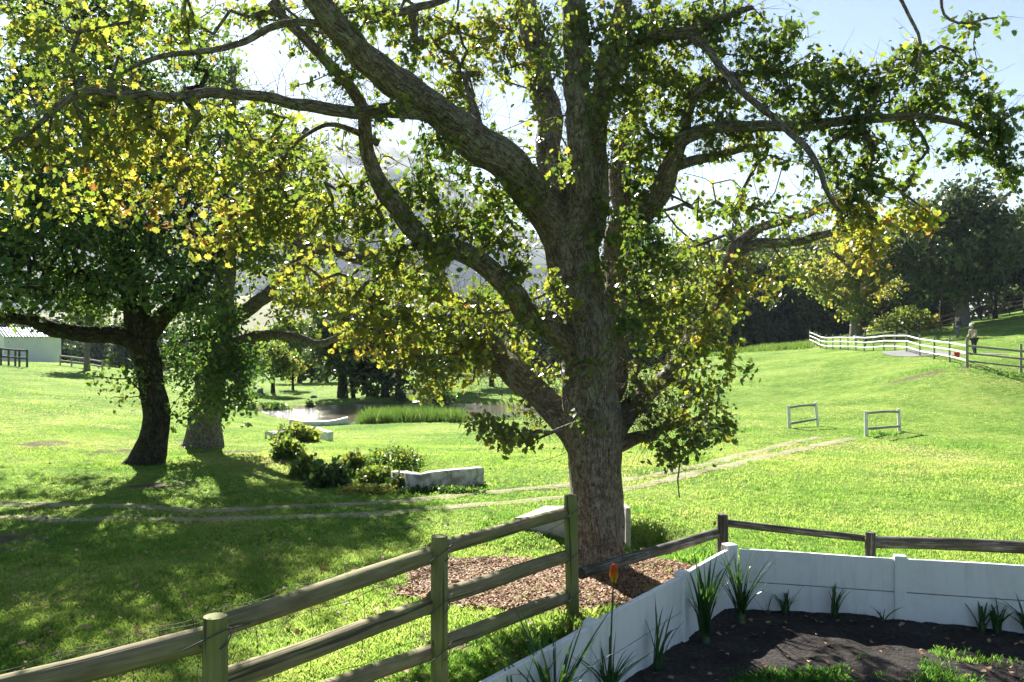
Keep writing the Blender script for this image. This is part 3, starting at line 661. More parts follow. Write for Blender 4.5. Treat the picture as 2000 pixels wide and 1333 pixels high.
OB = [(1260,740,10.6,60,60,10,.5),(1310,820,10.4,80,50,9,.5),(1390,800,10.3,50,55,8,.5),(1425,700,10.8,32,50,8,.5),(1330,895,10.1,50,22,4,.4),(1400,620,11,50,50,16,.6),(1280,600,10.6,50,60,12,.45),(1020,850,9.8,40,25,7,.4),(700,360,9.2,90,60,14,.3),(800,400,9.3,90,60,22,.4),(900,350,9.5,90,60,18,.35),(960,430,9.6,70,60,20,.4),(860,500,9.0,90,50,22,.45),(760,560,9.8,90,50,24,.5),(650,330,9,60,60,10,.4),(1000,520,9.5,60,60,18,.45),
 (920,580,10.2,80,50,18,.5),(880,660,10.8,80,60,20,.5),(1030,640,9.5,60,60,10,.45),(560,230,8.6,80,60,10,.45),(660,140,8.6,70,60,10,.4),(760,210,8.4,80,40,8,.35),(880,300,8.8,60,40,7,.4),(1100,330,9.5,70,90,10,.45),(1130,150,9.4,80,90,16,.45),
 (1180,60,9.6,70,50,14,.45),(1050,130,10.8,50,60,12,.5),(1160,520,9.7,50,60,7,.4),(1140,700,9.7,60,60,6,.4),(1000,30,10.5,60,40,16,.55),(700,20,8.2,80,40,14,.45),(1420,250,9.8,60,60,14,.35),(1500,400,9.5,70,50,10,.35),(1380,420,10.4,50,50,8,.3),(1550,60,9.6,40,40,8,.25),(1330,40,10,60,40,16,.35),(1230,250,10.6,40,60,20,.4),(1240,360,10.8,35,50,20,.25),(1200,470,9.8,30,60,8,.3),(1180,250,9.9,25,70,8,.45),(1250,430,10.6,45,50,20,.3),(1300,520,10.8,50,50,22,.35),(1220,560,9.8,30,50,7,.2),(1340,170,10.2,60,50,20,.4),(1060,230,9.6,30,60,6,.55),(1020,420,9.9,25,50,8,.3),(1080,560,9.6,40,40,8,.45),(60,60,7.5,90,70,18,.55),(200,60,8,90,60,21,.6),(330,60,8.5,80,60,17,.55),(110,170,7.5,100,60,21,.58),(250,215,7.5,110,60,27,.66),(60,280,7,80,60,17,.62),(180,310,7.2,100,60,23,.66),
 (330,275,7.6,90,60,23,.7),(300,380,7.6,90,60,21,.8),(420,330,8,80,60,17,.6),(430,235,8.3,70,45,13,.5),(120,390,7.5,90,50,11,.55),(520,330,8.5,70,60,20,.6),(480,420,8.5,80,50,28,.7),
 (560,430,8.8,60,60,26,.6),(640,430,9,60,50,22,.6),(400,480,8.4,70,30,10,.8),(560,560,10,60,50,16,.6),(640,560,10,70,60,28,.66),(700,640,10.5,60,50,28,.7),(760,590,11,70,60,34,.66),(820,650,11,70,50,32,.62),
 (760,690,10.5,50,40,16,.75),(850,740,10.5,60,40,24,.6),(930,700,11,50,50,20,.6),(960,600,11,60,50,24,.58),(1010,690,11.5,50,50,20,.58),(980,850,9.5,60,25,11,.45),(940,825,9.7,40,20,7,.5),
 (1050,770,11,50,60,18,.6),(700,430,9.5,60,50,20,.5),(780,490,9.5,70,50,26,.5),(870,440,9.5,60,50,22,.35),(840,560,10,60,40,20,.55),(950,460,10,60,50,18,.3),(960,390,10,60,40,11,.25),
 (850,350,9.5,80,40,18,.15),(830,285,9,40,30,9,.1),(500,30,9,60,30,14,.5),(620,70,9.5,60,50,18,.35),(760,40,10,80,50,34,.5),(860,60,10.5,70,60,34,.62),(900,150,10.5,60,50,28,.62),
 (800,110,9.5,50,40,12,.4),(950,60,11,60,60,34,.66),(1000,140,11,40,50,14,.5),(920,240,10.5,50,50,20,.45),(990,290,10.4,40,30,8,.45),(1060,60,11.5,60,60,18,.5),(1130,60,9.5,60,50,12,.4),(1250,60,10,80,60,44,.45),
 (1230,180,9.8,50,70,26,.5),(1290,150,10,60,70,38,.4),(1290,260,10,50,60,28,.45),(1240,300,10,30,60,12,.35),(1380,60,9.8,80,60,44,.35),(1400,170,10,80,60,44,.42),(1490,90,9.5,60,60,27,.3),
 (1530,170,9.5,70,60,34,.3),(1620,150,9.3,60,50,29,.25),(1590,230,9.3,70,50,25,.32),(1700,165,9,70,50,34,.35),(1680,255,9,60,40,19,.2),(1780,120,9,60,35,20,.35),(1800,200,9,60,50,28,.3),
 (1880,165,8.8,60,60,23,.3),(1925,220,8.8,50,60,20,.2),(1965,270,8.6,35,60,16,.15),(1975,335,8.6,25,40,9,.15),(1900,55,8.8,50,35,6,.2),(1890,305,8.8,60,18,9,.1),(1780,290,9,50,40,9,.2),
 (1690,340,9.2,50,50,22,.25),(1600,315,9.3,60,40,12,.3),(1660,395,9.3,50,40,20,.4),(1750,370,9.2,40,25,8,.3),(1450,260,9.8,60,30,16,.5),(1490,320,9.8,50,30,7,.5),(1380,290,10,50,30,10,.5),
 (1450,420,9.8,50,40,9,.35),(1560,430,9.8,50,30,8,.3),(1690,430,9.3,80,30,24,.72),(1790,430,9.3,45,30,13,.8),(1690,510,9.5,40,50,13,.85),(1460,560,12,60,50,22,.8),(1400,540,12,50,50,22,.7),
 (1340,585,11,60,60,24,.58),(1250,560,10.5,50,60,13,.35),(1280,485,10.4,50,50,18,.3),(1290,660,10.5,60,60,22,.48),(1225,640,9.3,38,50,12,.12),(1370,680,11,60,50,24,.6),(1350,760,11,60,50,19,.5),
 (1280,790,10.5,70,50,16,.45),(1400,770,11,40,40,9,.4),(1360,850,10,50,40,15,.4),(1300,880,10,50,32,10,.35),(1410,835,10.5,25,25,6,.5),(1460,725,11,12,18,2,.3),(1240,480,10,40,60,14,.2),
 (1150,830,9.6,40,20,3,.15),(1190,400,9.7,20,30,4,.6),(1110,600,9.7,20,40,4,.6),(1540,540,12,30,30,6,.75)]
r0 = np.random.default_rng(99)
# crown above and behind the frame; rear clumps added to shade the bed
ex = []
for (cx, cy_, cz, rx, ry, rz_, n) in ((-2.5, 8.5, 7.8, 2.8, 2.5, 1.0, 50), (1, 10.5, 8.3, 3, 3, 1.2, 100), (4, 9.5, 7.9, 2.3, 2.3, .9, 55), (2.0, 14.8, 5.2, 2.6, 2, 1.6, 90), (-2.5, 13.5, 5.6, 2.5, 1.8, 1.3, 22), (1.9, 12.6, 2.9, 1.2, 1.2, .9, 40), (2.4, 14.0, 4.0, 1.8, 1.3, 1.1, 80), (3.3, 13.4, 3.6, 1.2, 1., .8, 40), (0.6, 14.5, 5.0, 1.6, 1.5, 1.2, 50)):
    d = r0.normal(size=(n, 3)); d /= np.linalg.norm(d, axis=1)[:, None]; d *= (r0.random(n)**.4)[:, None]; ex.append(np.array([cx, cy_, cz])+d*np.array([rx, ry, rz_]))
ex = np.concatenate(ex)
def oak_twigs(L, r):
    out = []
    for k, (p, q) in enumerate(L):
        if k in (5,) or k > 17: continue
        n = int(len(p)*(5 if k in (0, 1, 9, 15) else 2.4))
        for _ in range(n):
            i = r.integers(0, len(p)); 
            if k == 0 and p[i][2] < 1.4: continue
            d = r.normal(size=3); d[2] += .35; d /= np.linalg.norm(d); Ln = .15+.55*r.random()**2; m = 5; s = np.linspace(0, 1, m)[:, None]
            c = r.normal(size=3)*.25*Ln
            out.append((p[i]+d*q[i]*.9+s*d*Ln+(s**2)*c, np.array([.0035, .003, .0025, .002, .0012])))
            if r.random() < .6:
                b = p[i]+d*q[i]*.9+.5*d*Ln+.25*c; e = d+r.normal(size=3)*.6
                out.append((b+s*e*Ln*.45, np.array([.0022, .002, .0018, .0015, .001])))
    # dense bursts of bare shoots round the lower fork
    for (px, py, Z, n, sx) in ((1250, 790, 10.3, 190, .34), (1190, 520, 10.5, 90, .3), (1060, 800, 10.7, 90, .28), (1180, 640, 10.3, 110, .3), (1110, 400, 9.9, 70, .3), (960, 700, 11.2, 80, .35), (1120, 200, 9.9, 60, .35), (840, 330, 9.2, 40, .35), (700, 200, 8.9, 30, .3)):
        c = P(px, py, Z)
        for _ in range(n):
            d = r.normal(size=3); d /= np.linalg.norm(d); s = np.linspace(0, 1, 6)[:, None]; Ln = .2+.45*r.random(); b = c+r.normal(size=3)*sx*.5
            out.append((b+s*d*Ln+(s**2)*r.normal(size=3)*.12+np.array([0, 0, -.04])*s, np.array([.004, .0035, .003, .0025, .002, .001])))
    return out
tree('oak_tree', 'huge old oak with forking lichened limbs and turning leaves beside the fence corner', OL, OB, M['bark'], M['oakleaf'], OAK, .074, 8, .15, 5, crook=1.3, endtw=1, sides=16, mult=1.75,
     extra=(ex, np.full(len(ex), .4)), rough=.17, ridge=.06, step=.22, tip=.0035, twigs=oak_twigs, lstep=.07)

# ---------------------------------------------------------------- the two trees on the left
TL1 = [
 [(275, 935, 20, 100), (286, 905, 20, 70), (300, 860, 20, 54), (306, 810, 20, 50), (296, 760, 20, 48), (290, 715, 20, 50), (276, 665, 20, 54), (268, 610, 20, 48), (258, 540, 20, 42), (245, 450, 20, 36), (235, 330, 20, 30), (222, 200, 20, 24), (205, 60, 20, 16)],
 [(280, 680, 20, 40), (230, 655, 19.6, 34), (170, 654, 19.3, 30), (110, 645, 19, 28), (60, 624, 18.7, 26), (0, 620, 18.4, 22), (-80, 600, 18, 14)],
 [(285, 660, 20, 40), (320, 620, 19.8, 32), (360, 580, 19.6, 28), (400, 545, 19.4, 22), (440, 490, 19.2, 14)],
 [(255, 540, 20, 36), (200, 470, 20.4, 28), (130, 410, 20.8, 22), (60, 340, 21.2, 15)],
 [(262, 570, 20, 36), (190, 540, 19.4, 26), (110, 530, 19, 20), (20, 500, 18.6, 14)],
 [(245, 450, 20, 28), (300, 360, 20.5, 22), (360, 260, 21, 16), (400, 150, 21.4, 10)],
 [(235, 330, 20, 26), (160, 220, 20.3, 18), (90, 120, 20.6, 12)],
]
TB1 = [(60,0,20,120,60,60,.3),(230,20,20.5,110,50,40,.35),(430,60,21.5,60,50,14,.5),(470,420,20.5,60,80,30,.4),(350,690,19.8,40,30,8,.25),(40,470,18.5,110,90,95,.3),(160,450,19,110,90,110,.25),(280,470,19.5,100,90,100,.2),(390,470,19.6,80,80,75,.25),(60,570,18.5,100,40,55,.3),(180,580,19,100,40,55,.3),(330,570,19.5,90,50,55,.2),(400,600,19.5,60,40,30,.25),
 (40,330,19,100,90,90,.25),(170,320,20,110,90,100,.25),(300,320,20.5,100,90,90,.3),(400,330,21,70,80,50,.35),(60,180,20,110,90,80,.25),(180,160,20,110,90,80,.3),(300,170,21,90,90,60,.35),(380,100,21,60,70,30,.4),
 (60,60,20,110,70,60,.25),(190,30,20,110,70,60,.3),(310,40,20.8,70,60,30,.4),(-60,400,18.5,90,200,90,.25),
 (230,740,19.3,50,40,13,.4),(350,725,20,40,60,14,.25),(335,800,19.8,40,28,6,.25),(255,765,19.5,40,22,6,.4)]
_r = np.random.default_rng(3)
TB1 += [(a+_r.normal()*30, b+_r.normal()*20, z+dz, c*1.2, d*1.1, int(n*.42), h) for dz in (-2.6, 3.2) for (a, b, z, c, d, n, h) in TB1 if n > 28 and b > 130]  # crown thickened front and back so its shade on the lawn closes up
TB1 += [(-120, 420, 19, 110, 120, 70, .25), (-150, 200, 20, 120, 120, 70, .3), (-100, 560, 18.5, 90, 50, 40, .3)]  # unseen foliage added past the left edge to widen the lawn shade
TB1 = [(a, b, z, c, d, int(n*(.75 if b > 400 else .95)), h+.12) for (a, b, z, c, d, n, h) in TB1]
tree('evergreen_tree', 'dark leaning tree with a low spreading limb on the shaded left bank', TL1, TB1, M['darkbark'], M['darkleaf'], HEX, .105, 15, .40, 11, crook=1.2, sides=12, mult=1.2, rough=.14, step=.5, tip=.007, lstep=.2, maxr=.12, huevar=.16)
TL2 = [
 [(395, 890, 24, 120), (398, 868, 24, 84), (400, 830, 24, 66), (404, 770, 24, 56), (424, 690, 24, 50), (434, 610, 24, 44), (442, 510, 24, 38), (448, 390, 24, 30), (450, 250, 24, 22), (455, 130, 24, 12)],
 [(432, 640, 24, 36), (480, 608, 23.6, 30), (530, 570, 23.2, 26), (570, 520, 23, 20), (620, 460, 22.8, 13)],
 [(425, 690, 24, 34), (465, 668, 23.8, 27), (520, 656, 23.5, 21), (575, 655, 23.2, 19), (620, 672, 23, 17), (655, 662, 22.8, 13), (690, 620, 22.6, 8)],
 [(440, 510, 24, 30), (500, 420, 24.3, 22), (560, 330, 24.6, 16), (600, 250, 24.8, 10)],
 [(446, 400, 24, 26), (400, 300, 24.4, 18), (380, 200, 24.8, 12)],
 [(525, 575, 23.2, 18), (560, 590, 23, 16), (600, 595, 22.9, 14), (650, 585, 22.8, 9)],
]
TB2 = [(400,720,22.6,80,60,60,.35),(430,790,22.2,80,40,36,.4),(370,660,22.8,60,50,40,.2),(470,730,23,50,50,36,.25),(420,640,23,60,40,32,.3),(500,500,24,80,70,55,.65),(560,400,24,90,80,55,.75),(460,400,24,70,80,50,.55),
 (600,500,23.4,60,60,28,.75),(560,280,24.5,80,60,40,.75),(480,260,24.4,70,80,45,.6),(430,150,24.5,60,60,26,.5),(640,580,23,50,30,13,.8),(560,620,23.2,50,25,14,.75),(620,380,24,50,60,20,.75),(520,330,24,60,60,30,.7)]
TB2 += [(240, 440, 27, 110, 90, 34, .3), (110, 420, 27, 110, 90, 34, .3), (10, 470, 26.5, 90, 80, 26, .3)]  # hidden clumps added behind the leaning tree to shade the left bank
TB2 += [(a, b, z+dz, c, d, int(n*.5), h) for dz in (-2., 2.5) for (a, b, z, c, d, n, h) in TB2 if b < 600 and a > 350]
tree('evergreen_tree', 'thick flared trunk wrapped in dark growth with sunlit yellow crown above', TL2, TB2, M['bark'], M['darkleaf'], HEX, .115, 14, .42, 12, crook=1.2, sides=12, mult=1.2, rough=.14, step=.5, tip=.007, lstep=.25, maxr=.12, huevar=.16)

# ---------------------------------------------------------------- smaller and farther trees
def far_tree(name, label, bx_, by_, top, wpx, Z, mat, lmat, n, hue, seed, leaf=.35, tw=14, trunk_top=.55, lobes=7, per=14, spread=.5, group=None, shape=HEX, crown_lo=.3, lean=0, squash=1., forks=2, base=None):
    r = np.random.default_rng(seed)
    g = G(bx_, by_) if base is None else base
    Z = g[1]; bx_ = CX+g[0]*F/Z; by_ = CY-(g[2]-.1-CAMZ)*F/Z
    H = by_-top; ls = [[(bx_, by_+2, Z, tw*1.35), (bx_+lean*.2, by_-H*.15, Z, tw), (bx_+lean*.6, by_-H*.4, Z, tw*.8), (bx_+lean, by_-H*.75, Z, tw*.4), (bx_+lean, by_-H*.86, Z, tw*.12)]]
    for k in range(forks*2):
        s = 1 if k % 2 else -1; h0 = .2+.14*k*.7
        ls.append([(bx_+lean*h0, by_-H*h0, Z, tw*.55), (bx_+lean*.5+s*wpx*.18, by_-H*(h0+.17), Z+r.normal()*.8, tw*.4), (bx_+lean+s*wpx*.36, by_-H*(h0+.32), Z+r.normal()*1.5, tw*.15)])
    bl = []
    for k in range(lobes):
        a = k/lobes*2*math.pi+r.random(); rr = .27+.1*r.random() if lobes < 12 else .42*r.random()**.5; a = a if lobes < 12 else r.random()*7; cyy = by_-H*(crown_lo+(1-crown_lo)*(.48 if lobes < 12 else .54))+math.sin(a)*H*(1-crown_lo)*(.28 if lobes < 12 else rr)
        bl.append((bx_+lean+math.cos(a)*wpx*rr, cyy, Z+r.normal()*wpx*Z/F*.18, wpx*(.24 if lobes < 12 else .15), H*(1-crown_lo)*(.26 if lobes < 12 else .15)*squash, n//lobes, hue+r.normal()*(.08 if lobes < 12 else .2)))
    bl.append((bx_+lean, by_-H*(crown_lo+(1-crown_lo)*.5), Z, wpx*.3, H*(1-crown_lo)*.36, n//4, hue))
    return tree(name, label, ls, bl, mat, lmat, shape, leaf, per, spread, seed, sides=6, step=1.2, tip=.02, lstep=.8, group=group, maxr=.15, huevar=.15, rough=.08)
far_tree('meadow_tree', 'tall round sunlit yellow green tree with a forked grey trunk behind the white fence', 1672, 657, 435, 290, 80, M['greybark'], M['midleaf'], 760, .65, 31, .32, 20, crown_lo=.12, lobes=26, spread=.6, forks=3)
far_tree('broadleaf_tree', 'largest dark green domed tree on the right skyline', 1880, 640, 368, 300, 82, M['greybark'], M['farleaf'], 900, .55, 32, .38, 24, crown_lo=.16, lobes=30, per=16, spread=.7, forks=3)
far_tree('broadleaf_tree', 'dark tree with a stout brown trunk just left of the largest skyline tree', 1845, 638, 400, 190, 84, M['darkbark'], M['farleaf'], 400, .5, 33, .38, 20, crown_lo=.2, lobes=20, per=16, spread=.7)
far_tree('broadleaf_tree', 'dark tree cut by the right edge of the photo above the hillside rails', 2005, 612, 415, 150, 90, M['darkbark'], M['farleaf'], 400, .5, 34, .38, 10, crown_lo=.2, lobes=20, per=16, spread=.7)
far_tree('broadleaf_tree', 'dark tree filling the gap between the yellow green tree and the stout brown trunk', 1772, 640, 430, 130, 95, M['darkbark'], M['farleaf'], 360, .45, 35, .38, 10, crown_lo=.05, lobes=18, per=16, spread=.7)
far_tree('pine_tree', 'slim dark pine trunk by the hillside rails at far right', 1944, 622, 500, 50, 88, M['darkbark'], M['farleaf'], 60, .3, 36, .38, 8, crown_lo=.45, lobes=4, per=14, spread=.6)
far_tree('young_tree', 'small round topped tree on the bright lawn beyond the pond', 533, 768, 662, 105, 62, M['darkbark'], M['midleaf'], 130, .4, 37, .22, 8, crown_lo=.3, lobes=6, per=14, spread=.35)
far_tree('young_tree', 'thin pale sapling just right of the round topped tree beyond the pond', 572, 761, 690, 60, 66, M['darkbark'], M['midleaf'], 60, .65, 38, .2, 5, crown_lo=.3, lobes=4, per=10, spread=.3)
far_tree('bushy_tree', 'dark trunk draped in foliage between the thick trunk and the small lawn tree', 468, 782, 640, 90, 50, M['darkbark'], M['darkleaf'], 120, .3, 39, .2, 22, crown_lo=.25, lobes=6, per=16, spread=.35)
far_tree('conifer_tree', 'tall grey green conifer with a thick trunk on the far pond bank', 669, 777, 545, 140, 58, M['darkbark'], M['farleaf'], 380, .75, 40, .26, 18, crown_lo=.16, lobes=8, per=15, spread=.45)
far_tree('conifer_tree', 'second grey green conifer with twin thin trunks right of the thick trunked one', 690, 777, 640, 70, 59, M['darkbark'], M['farleaf'], 120, .45, 41, .26, 7, crown_lo=.12, lobes=6, per=15, spread=.45)
far_tree('conifer_tree', 'broad dark conifer sweeping down to the rails beyond the pond', 752, 776, 560, 190, 60, M['darkbark'], M['farleaf'], 560, .5, 42, .26, 14, crown_lo=.02, lobes=10, per=16, spread=.5)
far_tree('young_tree', 'pale trunked young tree on the slope right of the white shed', 170, 724, 560, 90, 60, M['greybark'], M['midleaf'], 110, .35, 43, .22, 10, crown_lo=.48, lobes=6, per=12, spread=.4)
far_tree('broadleaf_tree', 'blue green tree beyond the lawn between sapling and thick conifer', 625, 748, 655, 80, 95, M['darkbark'], M['farleaf'], 150, .4, 44, .34, 8, crown_lo=.03, lobes=7, per=15, spread=.6)

far_tree('broadleaf_tree', 'mid green rounded tree behind the rails right of the broad dark conifer', 862, 762, 600, 130, 78, M['darkbark'], M['midleaf'], 300, .35, 45, .3, 9, crown_lo=.08, lobes=14, per=15, spread=.5)
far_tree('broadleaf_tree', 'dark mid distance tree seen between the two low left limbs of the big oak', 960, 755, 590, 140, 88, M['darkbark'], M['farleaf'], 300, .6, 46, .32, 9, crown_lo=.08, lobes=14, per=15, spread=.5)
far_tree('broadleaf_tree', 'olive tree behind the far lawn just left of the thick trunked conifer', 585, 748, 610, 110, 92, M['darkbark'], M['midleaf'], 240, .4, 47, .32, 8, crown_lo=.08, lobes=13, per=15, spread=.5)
# far woodland: one mass that nobody could count
def woodland():
    r = np.random.default_rng(50); fm = MB(); tmb = MB()
    prof = [(-500, 600), (0, 610), (150, 620), (330, 640), (480, 655), (600, 660), (700, 640), (830, 620), (950, 600), (1080, 585), (1180, 540), (1260, 500), (1330, 488), (1420, 485), (1500, 500), (1560, 470), (1650, 480), (1750, 470), (1900, 470), (2100, 450), (2500, 430)]
    pp = np.array(prof, float)
    for k in range(300):
        px = r.uniform(-450, 2450) if k < 200 else r.uniform(1150, 1700); Z = r.uniform(105, 165)
        X = (px-CX)*Z/F; gz = Tz(X, Z); top = np.interp(px, pp[:, 0], pp[:, 1])+(r.uniform(-8, 30) if px < 1150 else r.uniform(-28, 14)); ht = CAMZ-(top-CY)*Z/F
        H = ht-gz
        if H < 2: continue
        w = min(H*.33, 4.2)*r.uniform(.8, 1.2)
        n = int(230*(w/3)**1.1)+70
        tc_ = r.uniform(.15, .75); nb = 5; cs = np.stack([X+r.normal(size=nb)*w*.45, Z+r.normal(size=nb)*w*.4, gz+H*(.25+.62*r.random(nb))], 1); cs = np.vstack([cs, [[X, Z, gz+H*.84], [X-w*.3, Z, gz+1.2], [X+w*.4, Z, gz+1.6]]])
        for c in cs:
            m_ = n//3; d = r.normal(size=(m_, 3)); d /= np.linalg.norm(d, axis=1)[:, None]; d *= (.55+.45*r.random(m_))[:, None]
            pos = c+d*np.array([w*.6, w*.6, H*.17]); leaves(fm, np.repeat(pos, 2, 0)+r.normal(size=(2*m_, 3))*.3, .52, np.clip(tc_+r.normal(size=2*m_)*.2+r.normal()*.15, 0, 1), HEX, r, .2)
        tube(tmb, [[X, Z, gz-.3], [X+r.normal()*.2, Z, gz+H*.8]], [.22, .08], 6)
    fm.add(tmb.v[0][:3], [[0, 1, 2]], 0.)
    o = fm.build('woodland', M['farleaf']); tag(o, 'far belt of dark blue green woods closing the meadow', 'woods', kind='stuff')
    tm2 = tmb.build('woodland_trunks', M['darkbark']); tag(tm2, 'dark trunks standing inside the far woods', 'woods', kind='stuff')
woodland()

# bushes and leafy clumps
def bush(name, label, px, py, rx, rz_, n, hue, seed, lmat, leaf=.1, Z=None, cat='bush', group=None, depth=None, shape=HEX, spread=.06, droop=.1):
    r = np.random.default_rng(seed); g = G(px, py); root = tag(empty(name, g), label, cat, group)
    ry = depth or rx
    d = r.normal(size=(n, 3)); d[:, 2] = np.abs(d[:, 2]); d /= np.linalg.norm(d, axis=1)[:, None]
    bump_ = .75+.5*fbm(np.arctan2(d[:, 1], d[:, 0])*1.6+seed, d[:, 2]*3, seed)
    pos = g+d*(r.random(n)**.35*bump_)[:, None]*np.array([rx, ry, rz_])
    gz = T(pos[:, 0], pos[:, 1]); pos[:, 2] = np.maximum(pos[:, 2], gz+.02)
    fm = MB(); leaves(fm, pos+r.normal(size=(n, 3))*spread*.5, leaf, hue+r.normal(size=n)*.18, shape, r, droop); fm.build('foliage', lmat, root)
    sm = MB()
    for k in range(14):
        e = pos[r.integers(0, n)]; tube(sm, [g+[0, 0, -.05], g+(e-g)*.5+r.normal(size=3)*.05*rx, e], [.02*rx+.006, .012*rx+.004, .004], 5)
    sm.build('stem', M['darkbark'], root); return root
bush('ivy_clump', 'glossy green leafy clump spilling over the small curved wall', 578, 862, .75, .5, 1500, .75, 61, M['darkleaf'], .13)
bush('ivy_clump', 'small dark clump just below the small curved wall', 562, 896, .42, .5, 750, .6, 62, M['darkleaf'], .12)
bush('ivy_clump', 'upright leafy shrub at the left end of the hollow', 598, 935, .34, .52, 900, .7, 63, M['darkleaf'], .10)
bush('ivy_clump', 'rounded dark bush with shiny leaves in the middle of the hollow', 645, 950, .42, .42, 1200, .35, 64, M['darkleaf'], .10)
bush('ivy_clump', 'bright green plant at the back of the hollow', 690, 915, .32, .36, 600, .8, 65, M['darkleaf'], .10)
bush('ivy_clump', 'low green patch left of the whitewashed wall', 738, 940, .5, .32, 1100, .6, 66, M['darkleaf'], .09)
bush('ivy_clump', 'grey green weeds against the left end of the whitewashed wall', 778, 955, .2, .28, 350, .5, 67, M['darkleaf'], .07)
bush('shrub', 'yellow green shrub between the pale young tree and the leaning trunk', 215, 712, 1.9, 1.9, 1100, .75, 68, M['midleaf'], .24)
bush('shrub', 'olive bush behind the white fence left of the stout brown trunk', 1775, 645, 2.6, 2.4, 1500, .45, 69, M['midleaf'], .28)
bush('shrub', 'pale sunlit bush right of the forked grey trunk', 1728, 648, 1.8, 1.5, 900, .6, 70, M['midleaf'], .28)
bush('shrub', 'low orange tinged bush beside the stout brown trunk', 1822, 640, 1.4, 1.1, 600, .95, 71, M['midleaf'], .24)
bush('shrub', 'dark green bush below the woods left of the white fence', 1500, 672, 2.8, 2.6, 1400, .5, 72, M['farleaf'], .3)
bush('shrub', 'dark bush on the shaded left bank of the pond', 540, 806, .9, .55, 900, .3, 73, M['darkleaf'], .13)
bush('waterside_plant', 'dark tuft standing in the water at the left of the pond', 605, 797, .3, .42, 400, .2, 74, M['darkleaf'], .12, cat='plant')
bush('waterside_plant', 'dark tuft on the far bank behind the reeds', 782, 786, .4, .7, 500, .2, 75, M['darkleaf'], .12, cat='plant')
bush('waterside_plant', 'dark spreading clump on the far bank right of the reeds', 870, 783, .8, .5, 700, .2, 76, M['darkleaf'], .12, cat='plant')
bush('shrub', 'low mossy mound of dark growth behind the whitewashed wall', 770, 905, .75, .38, 1500, .55, 81, M['darkleaf'], .07)
bush('weed_patch', 'dark weeds along the foot of the whitewashed wall', 860, 962, .95, .09, 900, .3, 82, M['darkleaf'], .05, cat='plant', depth=.12)
bush('weed_patch', 'pale weeds between the dark bushes and the whitewashed wall', 720, 962, .6, .12, 600, .9, 83, M['midleaf'], .05, cat='plant', depth=.3)
# rough strip of tall grass along the crest
m = MB(); r = np.random.default_rng(77)
for k in range(2600):
    px = r.uniform(1385, 1585); g_ = px; Z = np.interp(px, [1385, 1585], [84, 80])+r.normal()*1.5; X = (px-CX)*Z/F; z = Tz(X, Z); h = (.15+.45*r.random())*(.5+fbm(X*.4, 0, 3)); a = r.normal(size=2)*.15
    m.add([[X-.05, Z, z-.02], [X+.05, Z+.03, z-.02], [X+a[0], Z+a[1], z+h]], [[0, 1, 2]], min(1, .15+.5*r.random()))
tag(m.build('tall_grass', M['reed']), 'rough pale grass strip along the crest of the meadow', 'grass', kind='stuff')

# reeds in the pond
def reeds():
    r = np.random.default_rng(80); n = 3600; m = MB()
    px = r.uniform(698, 905, n); Z = r.uniform(40.4, 43.5, n); Z[:260] = r.uniform(40.4, 42, 260); px[:260] = r.uniform(905, 1080, 260)
    X = (px-CX)*Z/F; edge = np.clip((px-690)/25, .3, 1)*np.where(px > 905, .8, 1); h = (.2+.68*r.random(n)**.9)*edge*(.8+.4*fbm(X*.9, Z, 4)); lx = r.normal(size=n)*.22; ly = r.normal(size=n)*.1; w = .017
    z0 = np.full(n, POND_Z-.1)
    V = np.stack([np.stack([X-w, Z, z0], 1), np.stack([X+w, Z, z0], 1), np.stack([X+w*.7+lx*.4, Z+ly*.4, z0+h*.6], 1), np.stack([X+lx, Z+ly, z0+h], 1), np.stack([X-w*.7+lx*.4, Z+ly*.4, z0+h*.6], 1)], 1)
    m.add(V.reshape(-1, 3), np.arange(n*5).reshape(n, 5), np.repeat(np.clip(.2+r.normal(size=n)*.25, 0, 1), 5))
    tag(m.build('reeds', M['reed']), 'green reed bed growing in the near side of the pond', 'reeds', kind='stuff')
reeds()

